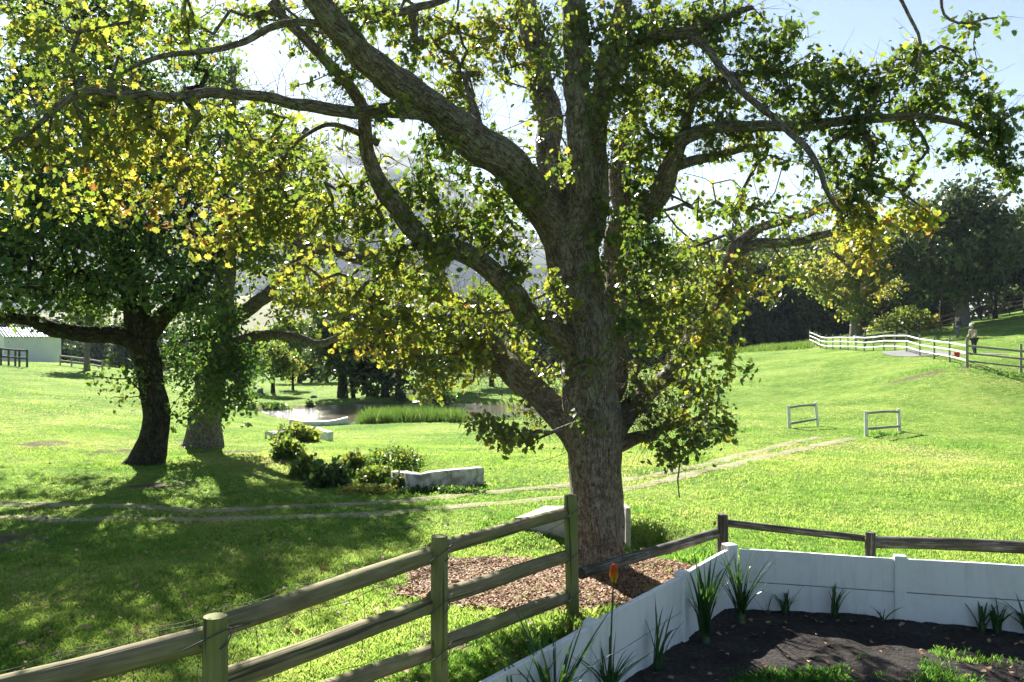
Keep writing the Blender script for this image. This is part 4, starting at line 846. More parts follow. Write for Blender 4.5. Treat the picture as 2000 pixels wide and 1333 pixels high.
# ---------------------------------------------------------------- grass
def in_bed(x, y): return bed_sd(x, y) < .06
MUL = lambda x, y: ((x-.55)/1.75)**2+((y-9.65)/1.25)**2+(fbm(x*2, y*2, 31)-.5)*.9
def blades(name, n, y0, y1, hgt, wid, label, seed, keep=None, bed=False, region=None, tintb=.42, nb=3):
    r = np.random.default_rng(seed)
    # density falls with distance
    s = r.random(n*2); Y = 1/((1/y1)+s*(1/y0-1/y1)) if not region else r.uniform(region[2], region[3], n*2); u = r.uniform(-.72, .72, n*2)
    X = u*Y if not region else r.uniform(region[0], region[1], n*2)
    ok = (bed_sd(X, Y) < -.03) if bed else ~in_bed(X, Y)
    if not bed:
        ok &= pond_d(X, Y) > 1.04
        sel = (X > -20) & (X < 20) & (Y < 34); td = np.full(len(X), 9.); td[sel] = track_dist(X[sel], Y[sel]); ok &= (td > .10+.2*r.random(len(X))) | (r.random(len(X)) < .38)
        ok &= soil_shade_f(X, Y) < .35+.5*r.random(len(X))
        mul = MUL(X, Y); ok &= (mul > 1) | (r.random(len(X)) < .05)
        ok &= fbm(X*1.3, Y*1.3, 17)+.35*r.random(len(X)) > .42
    if keep is not None: ok &= keep(X, Y, r)
    X = X[ok][:n]; Y = Y[ok][:n]; n = len(X)
    Zt = bedz(X, Y) if bed else T(X, Y)
    sc = (1 if region else np.maximum(1, Y/13)); h = hgt*(.45+1.1*r.random(n))*(.6+.9*fbm(X*1.6, Y*1.6, 41))*(1 if region else sc**.1)
    mn = fbm(X*.45, Y*.45, 51); t0 = tintb+(mn-.5)*1.0+(fbm(X*.11, Y*.11, 57)-.5)*.7+(fbm(X*3, Y*3, 53)-.5)*.5
    m = MB()
    for b in range(nb):
        a = r.uniform(0, 2*math.pi, n); w = wid*(1 if region else sc)*(.7+.6*r.random(n)); ox = r.normal(size=n)*wid*3; oy = r.normal(size=n)*wid*3
        lean = h*(.25+.55*r.random(n)); la = r.uniform(0, 2*math.pi, n); dx = np.cos(a)*w/2; dy = np.sin(a)*w/2
        V = np.stack([np.stack([X+ox-dx, Y+oy-dy, Zt-.01], 1), np.stack([X+ox+dx, Y+oy+dy, Zt-.01], 1),
                      np.stack([X+ox+dx*.7+np.cos(la)*lean*.35, Y+oy+dy*.7+np.sin(la)*lean*.35, Zt+h*.6], 1),
                      np.stack([X+ox+np.cos(la)*lean, Y+oy+np.sin(la)*lean, Zt+h*(.85+.15*r.random(n))], 1)], 1)
        ti = np.clip(t0+r.normal(size=n)*.13+(r.random(n) < .05)*.4, 0, 1)
        m.add(V.reshape(-1, 3), np.arange(n*4).reshape(n, 4), np.repeat(ti, 4))
    tag(m.build(name, M['grass']), label, 'grass', kind='stuff')
blades('lawn_grass', 190000, 4.0, 22, .032, .0055, 'short green grass covering the near lawn', 1)
blades('meadow_grass', 150000, 19, 80, .024, .0055, 'bright short turf of the open meadow', 2, tintb=.56)
blades('bed_grass', 42000, 0, 0, .038, .005, 'thin grass creeping into the front of the flower bed', 3, bed=True, region=(.8, 6.8, 4.5, 8.6), tintb=.02,
       keep=lambda x, y, r: r.random(len(x)) < np.clip((fbm(x*1.8, y*1.8, 61, 4)-.48)*4+.8*np.clip((8.1-y)/1.0, -2, .7)+.5*np.clip((x-3.1)/1.0, -3, .7), 0, .55)**1.3)
blades('tuft_grass', 4500, 0, 0, .09, .009, 'longer tufts left uncut along the fence and wall', 4, region=(-2, 9, 7.2, 12.2), tintb=.4,
       keep=lambda x, y, r: (np.abs(bed_sd(x, y)-.45) < .35) & (fbm(x*2.5, y*2.5, 63) > .45))

def weed_tufts():
    r = np.random.default_rng(8); m = MB()
    for (px, py, sx, sy, n, h) in ((1725, 850, .55, .25, 240, .12), (1450, 842, 1.1, .25, 220, .10), (1880, 872, 1.6, .4, 260, .10), (1960, 730, 2.2, .5, 260, .14), (1830, 720, 2.5, .5, 240, .12), (860, 962, 1.1, .1, 300, .10), (640, 830, 1.6, .2, 200, .12), (1240, 1000, .5, .2, 200, .1),
                                   (1480, 958, .12, .08, 60, .06), (1745, 915, .15, .1, 60, .06), (120, 800, 3., .6, 260, .08), (60, 770, 4, .5, 200, .08), (700, 985, 1.5, .15, 160, .05)):
        g = G(px, py); X = g[0]+r.normal(size=n)*sx*.5; Y = g[1]+r.normal(size=n)*sy; z = T(X, Y); hh = h*(.5+r.random(n)); a = r.uniform(0, 6.28, n); w = .006*max(1, g[1]/12); lx = r.normal(size=(n, 2))*.5*hh[:, None]
        V = np.stack([np.stack([X-w*np.cos(a), Y-w*np.sin(a), z-.01], 1), np.stack([X+w*np.cos(a), Y+w*np.sin(a), z-.01], 1), np.stack([X+lx[:, 0], Y+lx[:, 1], z+hh], 1)], 1)
        m.add(V.reshape(-1, 3), np.arange(n*3).reshape(n, 3), np.repeat(np.clip(r.normal(size=n)*.12+.05, 0, 1), 3))
    tag(m.build('weed_tufts', M['grass']), 'darker rough tufts standing out of the meadow turf', 'grass', kind='stuff')
weed_tufts()
# ---------------------------------------------------------------- mulch, fallen leaves
def litter(name, X, Y, Zf, size, label, seed, lift=.012, cat='leaves', tlo=.0, thi=1., shape=HEX):
    r = np.random.default_rng(seed); n = len(X); pos = np.stack([X, Y, Zf(X, Y)+lift+r.random(n)*lift*1.5], 1)
    a = r.uniform(0, 2*np.pi, n); ax = np.stack([np.cos(a), np.sin(a), r.normal(size=n)*.28], 1); bx2 = np.stack([-np.sin(a), np.cos(a), r.normal(size=n)*.35], 1)
    sz = size*(.5+r.random(n)); x = shape[:, 0]; y = shape[:, 1]; c = np.cross(ax, bx2)
    V = pos[:, None]+sz[:, None, None]*(x[None, :, None]*bx2[:, None]+(y-.5)[None, :, None]*ax[:, None]+(np.abs(x)*.5)[None, :, None]*c[:, None])
    m = MB(); m.add(V.reshape(-1, 3), np.arange(n*len(x)).reshape(n, -1), np.repeat(r.uniform(tlo, thi, n), len(x)))
    tag(m.build(name, M['litter']), label, cat, kind='stuff')
r = np.random.default_rng(90)
X = r.uniform(-1.8, 3.2, 60000); Y = r.uniform(8, 11.3, 60000); k = (MUL(X, Y) < 1.0+.15*r.random(60000)) & ~in_bed(X, Y); litter('mulch', X[k][:24000], Y[k][:24000], lambda x, y: T(x, y), .035, 'brown wood chips spread round the big trunk', 91, .012, 'mulch', .25, .75)
mb_ = MB(); 
gx = np.arange(-2, 3.4, .06); gy = np.arange(7.9, 11.4, .06); GX, GY = np.meshgrid(gx, gy); fi = (np.arange(len(gy)-1)[:, None]*len(gx)+np.arange(len(gx)-1)[None]).reshape(-1); ff = np.stack([fi, fi+1, fi+len(gx)+1, fi+len(gx)], 1)
okm = ((MUL(GX, GY) < 1.0) & (bed_sd(GX, GY) > .06)).reshape(-1)[ff].all(1); mb_.add(np.stack([GX, GY, T(GX, GY)+.01], -1).reshape(-1, 3), ff[okm]); tag(mb_.build('mulch_ground', M['dirt']), kind='structure')
X = r.uniform(-12, 3, 9000); Y = 1/r.uniform(1/24, 1/5, 9000); k = (fbm(X*.7, Y*.7, 71) > .5) & ~in_bed(X, Y); litter('fallen_leaves', X[k][:1700], Y[k][:1700], lambda x, y: T(x, y), .05, 'brown leaves scattered over the lawn', 92, .035, 'leaves', .2, 1., OAK)
X = r.uniform(0, 7, 3000); Y = r.uniform(5, 10, 3000); k = bed_sd(X, Y) < -.1; litter('bed_litter', X[k][:300], Y[k][:300], bedz, .06, 'dry leaves and bits lying on the dark bed soil', 93, .01, 'leaves', .3, 1., OAK)

# ---------------------------------------------------------------- plants in the bed
def strappy(label, x, y, n, h, w, seed, spread=.35, hue=.4, z=None, sheath=.12, group=None, name='strappy_plant'):
    r = np.random.default_rng(seed); z = float(bedz(np.array([x]), np.array([y]))[0]) if z is None else z
    root = tag(empty(name, (x, y, z)), label, 'plant', group); m = MB()
    for k in range(n):
        a = r.uniform(0, 2*math.pi); L = h*(.5+.55*r.random()); out = spread*L*(.25+1.1*r.random()); bend = r.random()**2; s = np.linspace(0, 1, 9)
        rad = out*(s**1.6); zz = L*(s-.42*bend*s**3.2); base = r.normal(size=2)*.018
        cx_ = x+base[0]+np.cos(a)*rad; cy_ = y+base[1]+np.sin(a)*rad; ww = w*(.7+.5*r.random())*np.interp(s, [0, .25, .7, 1], [.9, 1, .75, .05])
        px_, py_ = -np.sin(a), np.cos(a); tw = r.normal()*.5; px_, py_ = px_*math.cos(tw)-py_*math.sin(tw), px_*math.sin(tw)+py_*math.cos(tw)
        V = []
        for i in range(9):
            V += [[cx_[i]-px_*ww[i]/2, cy_[i]-py_*ww[i]/2, z+zz[i]+ww[i]*.12], [cx_[i]-np.cos(a)*ww[i]*.18, cy_[i]-np.sin(a)*ww[i]*.18, z+zz[i]-ww[i]*.12], [cx_[i]+px_*ww[i]/2, cy_[i]+py_*ww[i]/2, z+zz[i]+ww[i]*.12]]
        f = [];
        for i in range(8): f += [[3*i, 3*i+1, 3*i+4, 3*i+3], [3*i+1, 3*i+2, 3*i+5, 3*i+4]]
        m.add(V, f, np.clip(hue+r.normal()*.25, 0, 1))
    m.build('leaves', M['strap'], root)
    if sheath:
        b = MB(); tube(b, [[x, y, z-.05], [x, y, z+sheath*.5], [x, y, z+sheath]], [.03+.0006*n, .028+.0005*n, .022], 10, .15, seed, tint=.25); b.build('base', M['strap'], root)
    return root
def onbed(px, py):
    Zs = np.linspace(4.5, 11, 300); X = (px-CX)*Zs/F; h = CAMZ-(py-CY)*Zs/F; t = bedz(X, Zs); k = np.argmax((t >= h) | (bed_sd(X, Zs) > -.14)); return X[k], Zs[k]
PL = [('tall strappy plant left of the bed corner with upright stiff blades', 1378, 1258, 48, 1.0, .027, .32), ('tall strappy plant in the bed corner whose blades fan widest', 1447, 1215, 44, .95, .022, .5),
      ('short leafy tuft third from the corner against the right wall', 1535, 1195, 18, .36, .026, .6), ('sparse tuft with one long upright blade before the right wall', 1630, 1192, 18, .52, .018, .45),
      ('tiny bent sprout at the foot of the wall pillar', 1722, 1205, 6, .22, .024, .9), ('left one of the two blade tufts at the far right of the wall', 1918, 1222, 18, .40, .024, .6),
      ('right one of the two blade tufts at the far right of the wall', 1948, 1222, 20, .40, .022, .5), ('dark tuft cut by the right edge of the photo', 2008, 1222, 18, .5, .026, .7),
      ('loose leaning plant in front of the left wall run', 1282, 1285, 16, .68, .024, .4), ('big arching clump at the lower edge of the photo', 1082, 1390, 52, .95, .024, .55),
      ('low dark clump left of the flower stalk', 1010, 1400, 22, .8, .02, .6), ('thin grassy seedlings near the corner of the bed', 1500, 1190, 6, .22, .008, .6)]
for k, (lab, px, py, n, h, w, sp) in enumerate(PL):
    x, y = onbed(px, py); strappy(lab, x, y, n, h, w, 200+k, sp, hue=.35, sheath=.12 if n > 10 else .04)
# red hot poker
x, y = onbed(1190, 1370); z = float(bedz(np.array([x]), np.array([y]))[0])
rt = strappy('flowering poker plant with one orange and yellow spike on a tall bare stalk', x, y, 42, .62, .018, 240, .7, .45, name='poker_plant')
zt = P(1197, 1112, y)[2]; xt = P(1199, 1112, y)[0]
m = MB(); tube(m, [[x, y, z], [x+.015, y, z+(zt-z)*.5], [xt, y, zt]], [.009, .0075, .006], 8, tint=.8); m.build('stalk', M['strap'], rt)
r = np.random.default_rng(5); m = MB()
for k in range(230):
    s = r.random()**.9; a = r.uniform(0, 2*math.pi); rr = .034*math.sin(math.pi*(.15+.8*(1-s)))**.7*(1-.35*s); zc = zt-.085+.13*s; dr = .028*(1-.6*s)
    p0 = np.array([xt+math.cos(a)*rr*.4, y+math.sin(a)*rr*.4, zc]); p1 = p0+np.array([math.cos(a)*rr*.9, math.sin(a)*rr*.9, -dr])
    tube(m, [p0, (p0+p1)/2+[math.cos(a)*.004, math.sin(a)*.004, .003], p1], [.003, .0048, .004], 5, tint=float(np.clip(s*1.1+.05, 0, 1)))
m.build('flower_spike', M['petal'], rt)

# ---------------------------------------------------------------- low white walls, headwall
def low_wall(name, label, px_pts, h, th, mat, seed=0, flare=None, cat='wall', tilt=0.):
    g = [G(a, b) for a, b in px_pts]; p, _ = resample(np.array(g), np.ones(len(g)), .12); n = len(p); s = np.linspace(0, 1, n)
    hh = np.interp(s, np.linspace(0, 1, len(h)), h)+(fbm(s*8, s*0+seed, 3)-.5)*.03
    t = np.gradient(p, axis=0)[:, :2]; t /= np.linalg.norm(t, axis=1)[:, None]; nn = np.stack([-t[:, 1], t[:, 0]], 1)
    root = tag(empty(name, g[0]), label, cat); z0 = np.array([Tz(a, b) for a, b in p[:, :2]])
    zs = np.poly1d(np.polyfit(s, z0, 2))(s)
    prof = [(-.5, -.3), (-.5, .95), (-.38, 1), (.38, 1), (.5, .95), (.5, -.3)]; V = []
    for i in range(n):
        for (o, q) in prof:
            zz = zs[i]+(hh[i]*q if q > 0 else q); V.append([p[i][0]+nn[i][0]*o*th, p[i][1]+nn[i][1]*o*th, zz])
    k = len(prof); f = [[i*k+e, i*k+(e+1) % k, (i+1)*k+(e+1) % k, (i+1)*k+e] for i in range(n-1) for e in range(k)]
    m = MB(); m.add(V, f); m.add(V[:k], [list(range(k))]); m.add(V[-k:], [list(range(k))[::-1]]); m.build('masonry', mat, root, smooth=False); return root
w3 = low_wall('low_wall', 'stained whitewashed low wall with a kinked left wing beside the track', [(772, 945), (805, 958), (840, 957), (890, 952), (938, 945)], [.34, .28, .29, .31, .33, .33], .20, M['oldwhite'], 1)
w1 = low_wall('low_wall', 'long low white wall at the near edge of the pond', [(568, 827), (600, 831), (640, 831), (679, 829)], [.22, .2, .2, .22, .33], .25, M['whitewood'], 2)
w2 = low_wall('low_wall', 'short curved white wall half hidden under the glossy green clump', [(522, 858), (560, 852), (610, 852), (646, 862)], [.2, .22, .3, .32], .17, M['whitewood'], 3)
hw = tag(empty('culvert_headwall', (.9, 12.4, 0)), 'grey concrete culvert block with a pale top directly behind the big trunk', 'culvert')
m = MB(); V = np.array([[.02, 12.9, -1.0], [.9, 12.05, -1.0], [1.62, 12.05, -1.0], [1.62, 12.9, -1.0], [.02, 12.9, .0], [.9, 12.05, .02], [1.62, 12.05, .02], [1.62, 12.9, .0]])
V = np.array([[.04, 12.5, -.9], [.95, 11.75, -.9], [1.5, 11.9, -.9], [1.5, 13.0, -.9], [.04, 12.55, .0], [.95, 11.8, .20], [1.5, 11.95, .28], [.5, 13.0, .09]])
m.add(V, [[0, 3, 2, 1], [4, 5, 6, 7], [0, 1, 5, 4], [1, 2, 6, 5], [2, 3, 7, 6], [3, 0, 4, 7]]); bevel(m.build('block', M['concrete'], hw, smooth=False), .03)
m = MB(); box(m, (1.565, 12.0, -.14), (.065, .35, .94), .1); bevel(m.build('end_pier', M['concrete'], hw, smooth=False), .01)
m = MB(); V2 = V.copy(); top = [4, 5, 6, 7]; cc = V[top]; m.add(np.vstack([cc+[0, 0, .004], cc+[0, 0, .05]]), [[4, 5, 6, 7], [0, 1, 5, 4], [1, 2, 6, 5], [2, 3, 7, 6], [3, 0, 4, 7]]); m.build('capping', M['concrete'], hw, smooth=False)

# ---------------------------------------------------------------- jump frames in the meadow
def hurdle(label, pA, pB, topA, topB, lowA, lowB):
    a = G(*pA); b = G(*pB); root = tag(empty('rail_hurdle', a), label, 'hurdle', 'white two rail hurdles in the meadow')
    ta = P(topA[0], topA[1], a[1]); tb = P(topB[0], topB[1], b[1])
    for p, t, sd_ in ((a, ta, 1), (b, tb, 2)): m = MB(); tube(m, [p+[0, 0, -.2], (p+t)/2, t], [.06, .058, .055], 10, .05, sd_); m.build('post', M['whitewood'], root)
    def at(p, t, y): f = (y-(CY-(p[2]-CAMZ)*F/p[1]))/((CY-(t[2]-CAMZ)*F/t[1])-(CY-(p[2]-CAMZ)*F/p[1])); return p+(t-p)*f
    rail_between(at(a, ta, topA[1]+5), at(b, tb, topB[1]+6), .04, root, M['greywood'], seed=4, sag=-.03, sides=8); rail_between(at(a, ta, lowA), at(b, tb, lowB), .04, root, M['greywood'], seed=5, sides=8)
hurdle('left white hurdle whose right post leans', (1542, 836), (1598, 832), (1540, 792), (1592, 786), 828, 819)
hurdle('right white hurdle with the longer rails', (1692, 852), (1757, 842), (1691, 803), (1755, 799), 838, 833)
g = G(1380, 836); sr = tag(empty('marker_post', g), 'thin wooden stake standing alone in the meadow beside the hanging leaves', 'stake'); m = MB(); tube(m, [g+[0, 0, -.2], g+[0, 0, .4], P(1380, 790, g[1])], [.05, .05, .045], 8, .05, 3, tint=.1); m.build('stake', M['greywood'], sr)

# ---------------------------------------------------------------- white fence on the hill
fx = [(98, 415, 540, 84), (140, 400, 530, 80), (163, 405, 528, 78), (192, 400, 525, 76), (244, 390, 522, 74), (304, 380, 523, 72), (370, 375, 520, 70), (437, 370, 523, 68), (507, 370, 522, 66), (581, 360, 522, 64),
      (664, 362, 527, 62), (756, 357, 535, 59), (852, 352, 540, 56.5), (957, 367, 563, 53.5), (1075, 375, 585, 51), (1203, 385, 605, 48), (1340, 415, 637, 45), (1494, 458, 705, 42)]
wfn = tag(empty('paddock_fence', (21.9, 42, 1.3)), 'curving three rail fence with rails coloured white for the sun on them along the hill crest', 'fence')
PP = []
for k, (a, t, b, Z) in enumerate(fx):
    px = 1560+a/4.545; X = (px-CX)*Z/F; z0 = Tz(X, Z); H = 1.3 if k < 17 else 1.36
    post_at(X, Z, z0-.2, z0+H, .055 if k < 17 else .075, wfn, M['greywood'], seed=k, sides=8); PP.append(np.array([X, Z, z0]))
for k in range(17):
    for j, h in enumerate((1.0, .66, .3)):
        rail_between(PP[k]+[0, -.08, h], PP[k+1]+[0, -.08, h], .045, wfn, M['whitewood'], seed=k*3+j, sides=7, cap=False)  # sunlight on the rails is put into their white colour
f4 = tag(empty('paddock_fence', (22, 42, 1.3)), 'weathered three rail fence running level to the right edge of the photo', 'fence')
prev = PP[-1]; pl = [prev]
for k, (px, Z) in enumerate(((1994, 41), (2120, 40), (2250, 39.5))):
    X = (px-CX)*Z/F; z0 = Tz(X, Z); post_at(X, Z, z0-.2, z0+1.36, .065, f4, M['greywood'], seed=k+40, sides=8); pl.append(np.array([X, Z, z0]))
for k in range(3):
    for j, h in enumerate((1.02, .66, .28)): rail_between(pl[k]+[0, -.08, h], pl[k+1]+[0, -.08, h], .05, f4, M['greywood'], seed=k*3+j+60, sides=7)
def rail_fence(label, pxs, hs, H, mat, r_=.05, name='paddock_fence', Zs=None, pr=.06, cat='fence', dz=None):
    pts_ = []
    for i, (a, b) in enumerate(pxs):
        if Zs is None: pts_.append(G(a, b))
        else: X = (a-CX)*Zs[i]/F; pts_.append(np.array([X, Zs[i], Tz(X, Zs[i])]))
    root = tag(empty(name, pts_[0]), label, cat)
    for k, p in enumerate(pts_): post_at(p[0], p[1], p[2]-.2, p[2]+H, pr, root, mat, seed=k, sides=7)
    for k in range(len(pts_)-1):
        for j, h in enumerate(hs): rail_between(pts_[k]+[0, -.07, h], pts_[k+1]+[0, -.07, h], r_, root, mat, seed=k+j*7, sides=6, cap=False)
    return root
rail_fence('dark rails climbing the hill behind the white fence', [(1690, 0), (1752, 0), (1795, 0), (1837, 0), (1880, 0), (1930, 0), (1972, 0), (2015, 0), (2060, 0)], (1.15, .7, .3), 1.35, M['darkwood'], Zs=[70, 73, 76, 79, 83, 86, 88, 90, 93])
rail_fence('dark two rail fence on the far bank of the pond', [(716, 776), (752, 776), (778, 776), (818, 775), (868, 775)], (1.0, .45), 1.15, M['darkwood'], .06, Zs=[57, 57, 57, 57, 57])
rail_fence('faint thin fence at the back edge of the far lawn', [(480, 748), (530, 748), (575, 747), (620, 747), (665, 747), (720, 747), (800, 747), (900, 747), (1000, 747)], (1.0, .5), 1.2, M['greywood'], .035, Zs=[84, 84, 84, 84, 84, 84, 84, 84, 84], pr=.05)
rail_fence('short wooden pen with crooked dark rails in front of the white shed', [(-60, 704), (-30, 704), (2, 704), (17, 704), (30, 704), (38, 704), (53, 704)], (1.1, .6), 1.15, M['oldrail'], .07, Zs=[58, 58, 58, 58.5, 58, 57.5, 57], pr=.07)
rail_fence('low pale rails between the white shed and the pale young tree', [(118, 710), (140, 711), (165, 713), (200, 716)], (.7, .35), .8, M['greywood'], .06, Zs=[66, 65, 64, 62], pr=.06)

# ---------------------------------------------------------------- white shed
sb = P(8, 704, 70); zb = Tz(sb[0], 70)
sh = tag(empty('shed', (sb[0], 70, zb)), 'small white walled shed with a corrugated roof at the left edge', 'shed')
a50 = math.radians(48); wd = np.array([math.cos(a50), math.sin(a50)]); dp = np.array([-math.sin(a50), math.cos(a50)]); A = np.array([sb[0], 70.]); Lh = 4.35; Dh = 2.6; Hh = 2.05
zg = P(60, 706, 71.5)[2]
m = MB(); c4 = [A, A+wd*Lh, A+wd*Lh+dp*Dh, A+dp*Dh]; mid0 = A+dp*Dh/2; mid1 = A+wd*Lh+dp*Dh/2
V = [[*c, zg-1.2] for c in c4]+[[*c, zg+Hh] for c in c4]+[[*mid0, zg+Hh+.62], [*mid1, zg+Hh+.62]]
m.add(V, [[0, 1, 5, 4], [2, 3, 7, 6]]); m.add(V, [[3, 0, 4, 8, 7], [1, 2, 6, 9, 5]]); m.build('wall', M['housewall'], sh, smooth=False)
m = MB(); ns = 120; ss = np.linspace(-.12, Lh+.12, ns)
for side in (0, 1):
    lo = -.22 if side == 0 else Dh+.22; V = []
    for s in ss:
        w_ = .03*math.sin(s*2*math.pi/.24)
        for d_, z_ in ((lo, zg+Hh-.08), (Dh/2, zg+Hh+.68)): q = A+wd*s+dp*d_; V.append([q[0], q[1], z_+w_+.05])
    m.add(V, [[2*k, 2*k+2, 2*k+3, 2*k+1] for k in range(ns-1)])
ro = m.build('roof', M['roof'], sh, smooth=False); so_ = ro.modifiers.new('thick', 'SOLIDIFY'); so_.thickness = .02
for k in range(4):
    m = MB(); q = A+wd*(.5+k*1.1)-dp*.08; box(m, (q[0], q[1], zg+Hh-.07), (.07, .22, .09), a50); m.build('rafter', M['darkwood'], sh)

# ---------------------------------------------------------------- small things
def rock(label, px, py, w, h, seed, name='boulder'):
    g = G(px, py); r = np.random.default_rng(seed); m = MB(); n = 14; th = np.linspace(0, 2*np.pi, n, endpoint=False); V = []; rings = 7
    for i in range(rings):
        ph = i/(rings-1)*math.pi/2; R = math.cos(ph)**.6+.001; z = math.sin(ph)
        for t in th: k = .85+.35*vnoise(math.cos(t)*1.5+seed, math.sin(t)*1.5+i*.6, seed); V.append([g[0]+math.cos(t)*R*w/2*k, g[1]+math.sin(t)*R*w/2.4*k, g[2]-.05+z*h*(.9+.2*k*.5)])
    f = [[i*n+j, i*n+(j+1) % n, (i+1)*n+(j+1) % n, (i+1)*n+j] for i in range(rings-1) for j in range(n)]
    m.add(V, f); tag(m.build(name, M['rock'], smooth=False), label, 'rock')
rock('dark boulder on the shaded rise left of the pond', 508, 768, .45, .35, 3)
rock('low flat boulder alone on the bright lawn beyond the pond', 613, 778, .48, .26, 5)
def patch(name, px, py, rx, ry, mat, seed):
    g = G(px, py); m = MB(); n = 40; th = np.linspace(0, 2*np.pi, n, endpoint=False); V = []
    for s in (0.001, .35, .7, 1.):
        for t in th: k = 1+.3*(fbm(math.cos(t)*1.4+seed, math.sin(t)*1.4, seed)-.5); x = g[0]+math.cos(t)*rx*s*k; y = g[1]+math.sin(t)*ry*s*k; V.append([x, y, Tz(x, y)+.05-.02*s])
    m.add(V, [[i*n+j, i*n+(j+1) % n, (i+1)*n+(j+1) % n, (i+1)*n+j] for i in range(3) for j in range(n)]); tag(m.build(name, mat), kind='structure')
patch('gravel_path', 1820, 690, 2.6, 3.2, M['gravel'], 2); patch('gravel_path', 1905, 692, 1.6, 2., M['gravel'], 4)
g = G(1690, 668); tr_ = tag(empty('trough', g), 'low white trough on short legs behind the rails', 'trough'); m = MB()
gz = g[2]; box(m, (g[0], g[1]+1, gz+.38), (1.15, .55, .3), .05); bevel(m.build('basin', M['whitewood'], tr_, smooth=False), .03)
for sx in (-.45, .45):
    m = MB(); box(m, (g[0]+sx, g[1]+1, gz+.1), (.08, .4, .3), .05); m.build('leg', M['darkwood'], tr_, smooth=False)
# red bucket
g = np.array([(1869-CX)*47/F, 47., 0]); g[2] = Tz(g[0], 47); bk = tag(empty('bucket', g), 'small red bucket on the grass left of the person in the tan jacket', 'bucket')
m = MB(); tube(m, [g+[0, 0, .0], g+[0, 0, .16], g+[0, 0, .31], g+[0, 0, .33]], [.11, .135, .155, .165], 18, cap=False, tint=.5); tube(m, [g+[0, 0, .0], g+[0, 0, .01]], [.11, .11], 18, tint=.5); m.build('pail', M['red'], bk)
m = MB(); th = np.linspace(0, math.pi, 12); tube(m, np.stack([g[0]+.15*np.cos(th), g[1]+0*th, g[2]+.3+.10*np.sin(th)], 1), np.full(12, .006), 5); m.build('handle', M['wire'], bk)

def skin_figure(name, joints, edges, mat, parent, levels=2):
    me = bpy.data.meshes.new(name); me.from_pydata([j[0] for j in joints], edges, []); o = bpy.data.objects.new(name, me); COL.objects.link(o); o.parent = parent
    sk = o.modifiers.new("skin", 'SKIN')
    if not me.skin_vertices: me.skin_vertices.new() if hasattr(me.skin_vertices, 'new') else None
    for i, j in enumerate(joints):
        sv = me.skin_vertices[0].data[i]; sv.radius = (j[1], j[1]*(j[2] if len(j) > 2 else 1)); sv.use_root = (i == 0)
    sb2 = o.modifiers.new("sub", 'SUBSURF'); sb2.levels = levels; sb2.render_levels = levels; me.materials.append(mat); 
    return o
def person(label, x, y, rot, top, bottom, cap=None, bend=.0, sc=1.):
    z = Tz(x, y); root = tag(empty('person', (x, y, z)), label, 'person'); root.rotation_euler = (0, 0, rot); root.scale = (sc, sc, sc)
    b = bend
    body = [((0, 0, .95), .13, .8), ((.02, 0, 1.15), .14, .8), ((.05+b, 0, 1.38), .15, .8), ((.07+b*1.2, 0, 1.5), .06), ((.10+b*1.4, 0, 1.63), .085, 1.1), ((.11+b*1.5, 0, 1.72), .07, 1.05),
            ((0, .10, .9), .09), ((.10, .11, .5), .065), ((.02, .11, .09), .045), ((.17, .12, .04), .04), ((0, -.10, .9), .09), ((-.03, -.11, .5), .065), ((-.14, -.11, .1), .045), ((.01, -.12, .04), .04),
            ((.05+b, .19, 1.42), .065), ((.10+b, .23, 1.14), .048), ((.30+b, .17, 1.0), .036), ((.37+b, .15, .98), .03), ((.05+b, -.19, 1.42), .065), ((.07+b, -.24, 1.14), .048), ((.28+b, -.17, 1.02), .036), ((.35+b, -.15, 1.0), .03)]
    ed = [(0, 1), (1, 2), (2, 3), (3, 4), (4, 5), (0, 6), (6, 7), (7, 8), (8, 9), (0, 10), (10, 11), (11, 12), (12, 13), (2, 14), (14, 15), (15, 16), (16, 17), (2, 18), (18, 19), (19, 20), (20, 21)]
    skin_figure('body', body, ed, M['skin'], root)
    up = [0, 1, 2, 14, 15, 16, 18, 19, 20]; mp = {v: i for i, v in enumerate(up)}
    skin_figure('jacket', [(body[v][0], body[v][1]*1.22+.01, *body[v][2:]) for v in up], [(mp[a], mp[c]) for a, c in ed if a in mp and c in mp], top, root)
    lo = [0, 6, 7, 8, 10, 11, 12]; mp = {v: i for i, v in enumerate(lo)}
    skin_figure('trousers', [(body[v][0], body[v][1]*1.22+.008, *body[v][2:]) for v in lo], [(mp[a], mp[c]) for a, c in ed if a in mp and c in mp], bottom, root)
    if cap:
        hx = .11+b*1.5; skin_figure('cap', [((hx-.01, 0, 1.72), .1), ((hx, 0, 1.79), .075), ((hx+.12, 0, 1.74), .05, .3)], [(0, 1), (0, 2)], cap, root, 1)
    return root
person('person in a tan jacket and white cap walking behind the fence corner', (1903-CX)*50/F, 50, math.radians(200), M['tan'], M['dark_cloth'], M['cap'], .05)
person('person in dark clothes standing farther back on the path', (1870-CX)*66/F, 66, math.radians(20), M['dark_cloth'], M['grey_cloth'], None, .02, .95)
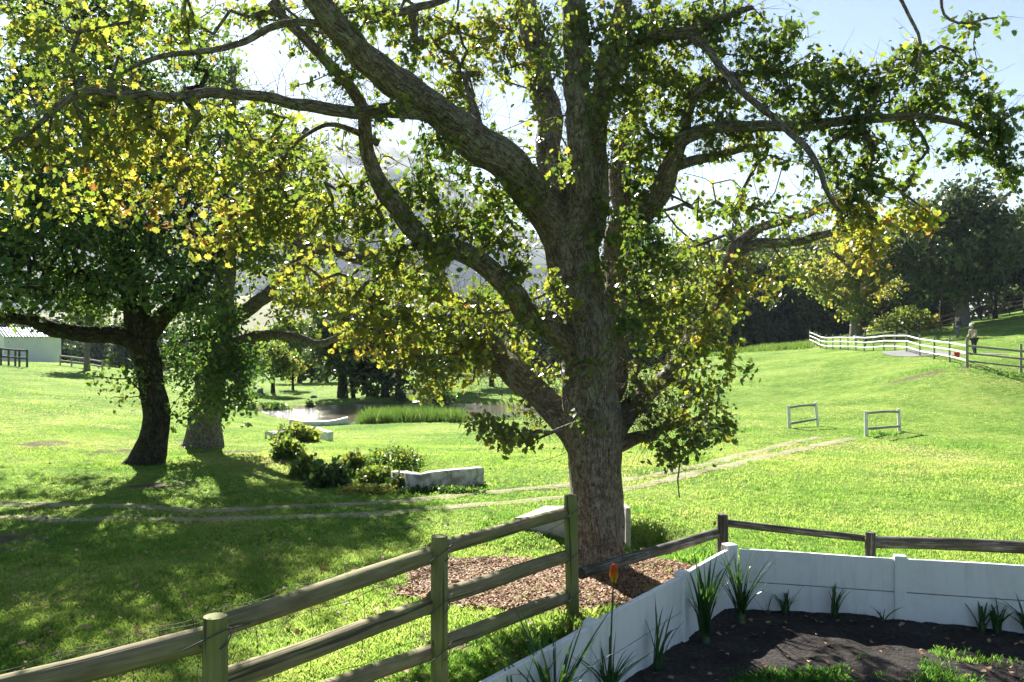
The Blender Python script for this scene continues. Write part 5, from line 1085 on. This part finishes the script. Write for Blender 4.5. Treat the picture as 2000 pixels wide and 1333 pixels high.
# horse in the shade
gx_, gy_ = (1908-CX)*84/F, 84.; gz_ = Tz(gx_, gy_); hr = tag(empty('horse', (gx_, gy_, gz_)), 'dark horse standing in the shade under the largest skyline tree', 'horse')
hr.rotation_euler = (0, 0, .15)
hb = [((-.55, 0, 1.12), .26), ((-.2, 0, 1.1), .27), ((.2, 0, 1.1), .27), ((.5, 0, 1.15), .25), ((.75, 0, 1.35), .15), ((.98, 0, 1.5), .11), ((1.15, 0, 1.42), .1), ((1.38, 0, 1.2), .06),
      ((-.6, .15, .9), .13), ((-.52, .16, .62), .08), ((-.68, .16, .42), .055), ((-.64, .16, .1), .045), ((-.6, .16, .02), .06), ((-.6, -.15, .9), .13), ((-.48, -.16, .62), .08), ((-.62, -.16, .42), .055), ((-.58, -.16, .1), .045), ((-.54, -.16, .02), .06),
      ((.5, .14, .85), .11), ((.52, .15, .5), .06), ((.52, .15, .1), .045), ((.56, .15, .02), .06), ((.45, -.14, .85), .11), ((.42, -.15, .5), .06), ((.4, -.15, .1), .045), ((.44, -.15, .02), .06), ((.98, .06, 1.63), .03), ((.98, -.06, 1.63), .03)]
he = [(0, 1), (1, 2), (2, 3), (3, 4), (4, 5), (5, 6), (6, 7), (0, 8), (8, 9), (9, 10), (10, 11), (11, 12), (0, 13), (13, 14), (14, 15), (15, 16), (16, 17), (3, 18), (18, 19), (19, 20), (20, 21), (3, 22), (22, 23), (23, 24), (24, 25), (5, 26), (5, 27)]
skin_figure('body', hb, he, M['horse'], hr)
skin_figure('tail', [((-.8, 0, 1.2), .05), ((-.9, 0, .9), .07), ((-.92, 0, .5), .04)], [(0, 1), (1, 2)], M['horse'], hr)

# ---------------------------------------------------------------- air
hz = MB(); box(hz, (0, 2050, 290), (6400, 4300, 640))
mh = bpy.data.materials.new('haze'); mh.use_nodes = True; nt = mh.node_tree; nt.nodes.clear(); out = nt.nodes.new("ShaderNodeOutputMaterial")
pv = nt.nodes.new("ShaderNodeVolumePrincipled"); pv.inputs["Color"].default_value = (.72, .85, 1, 1); pv.inputs["Density"].default_value = 1.05e-4; pv.inputs["Anisotropy"].default_value = .2
nt.links.new(pv.outputs[0], out.inputs["Volume"])
ho = hz.build('haze', mh, smooth=False); tag(ho, kind='stuff')
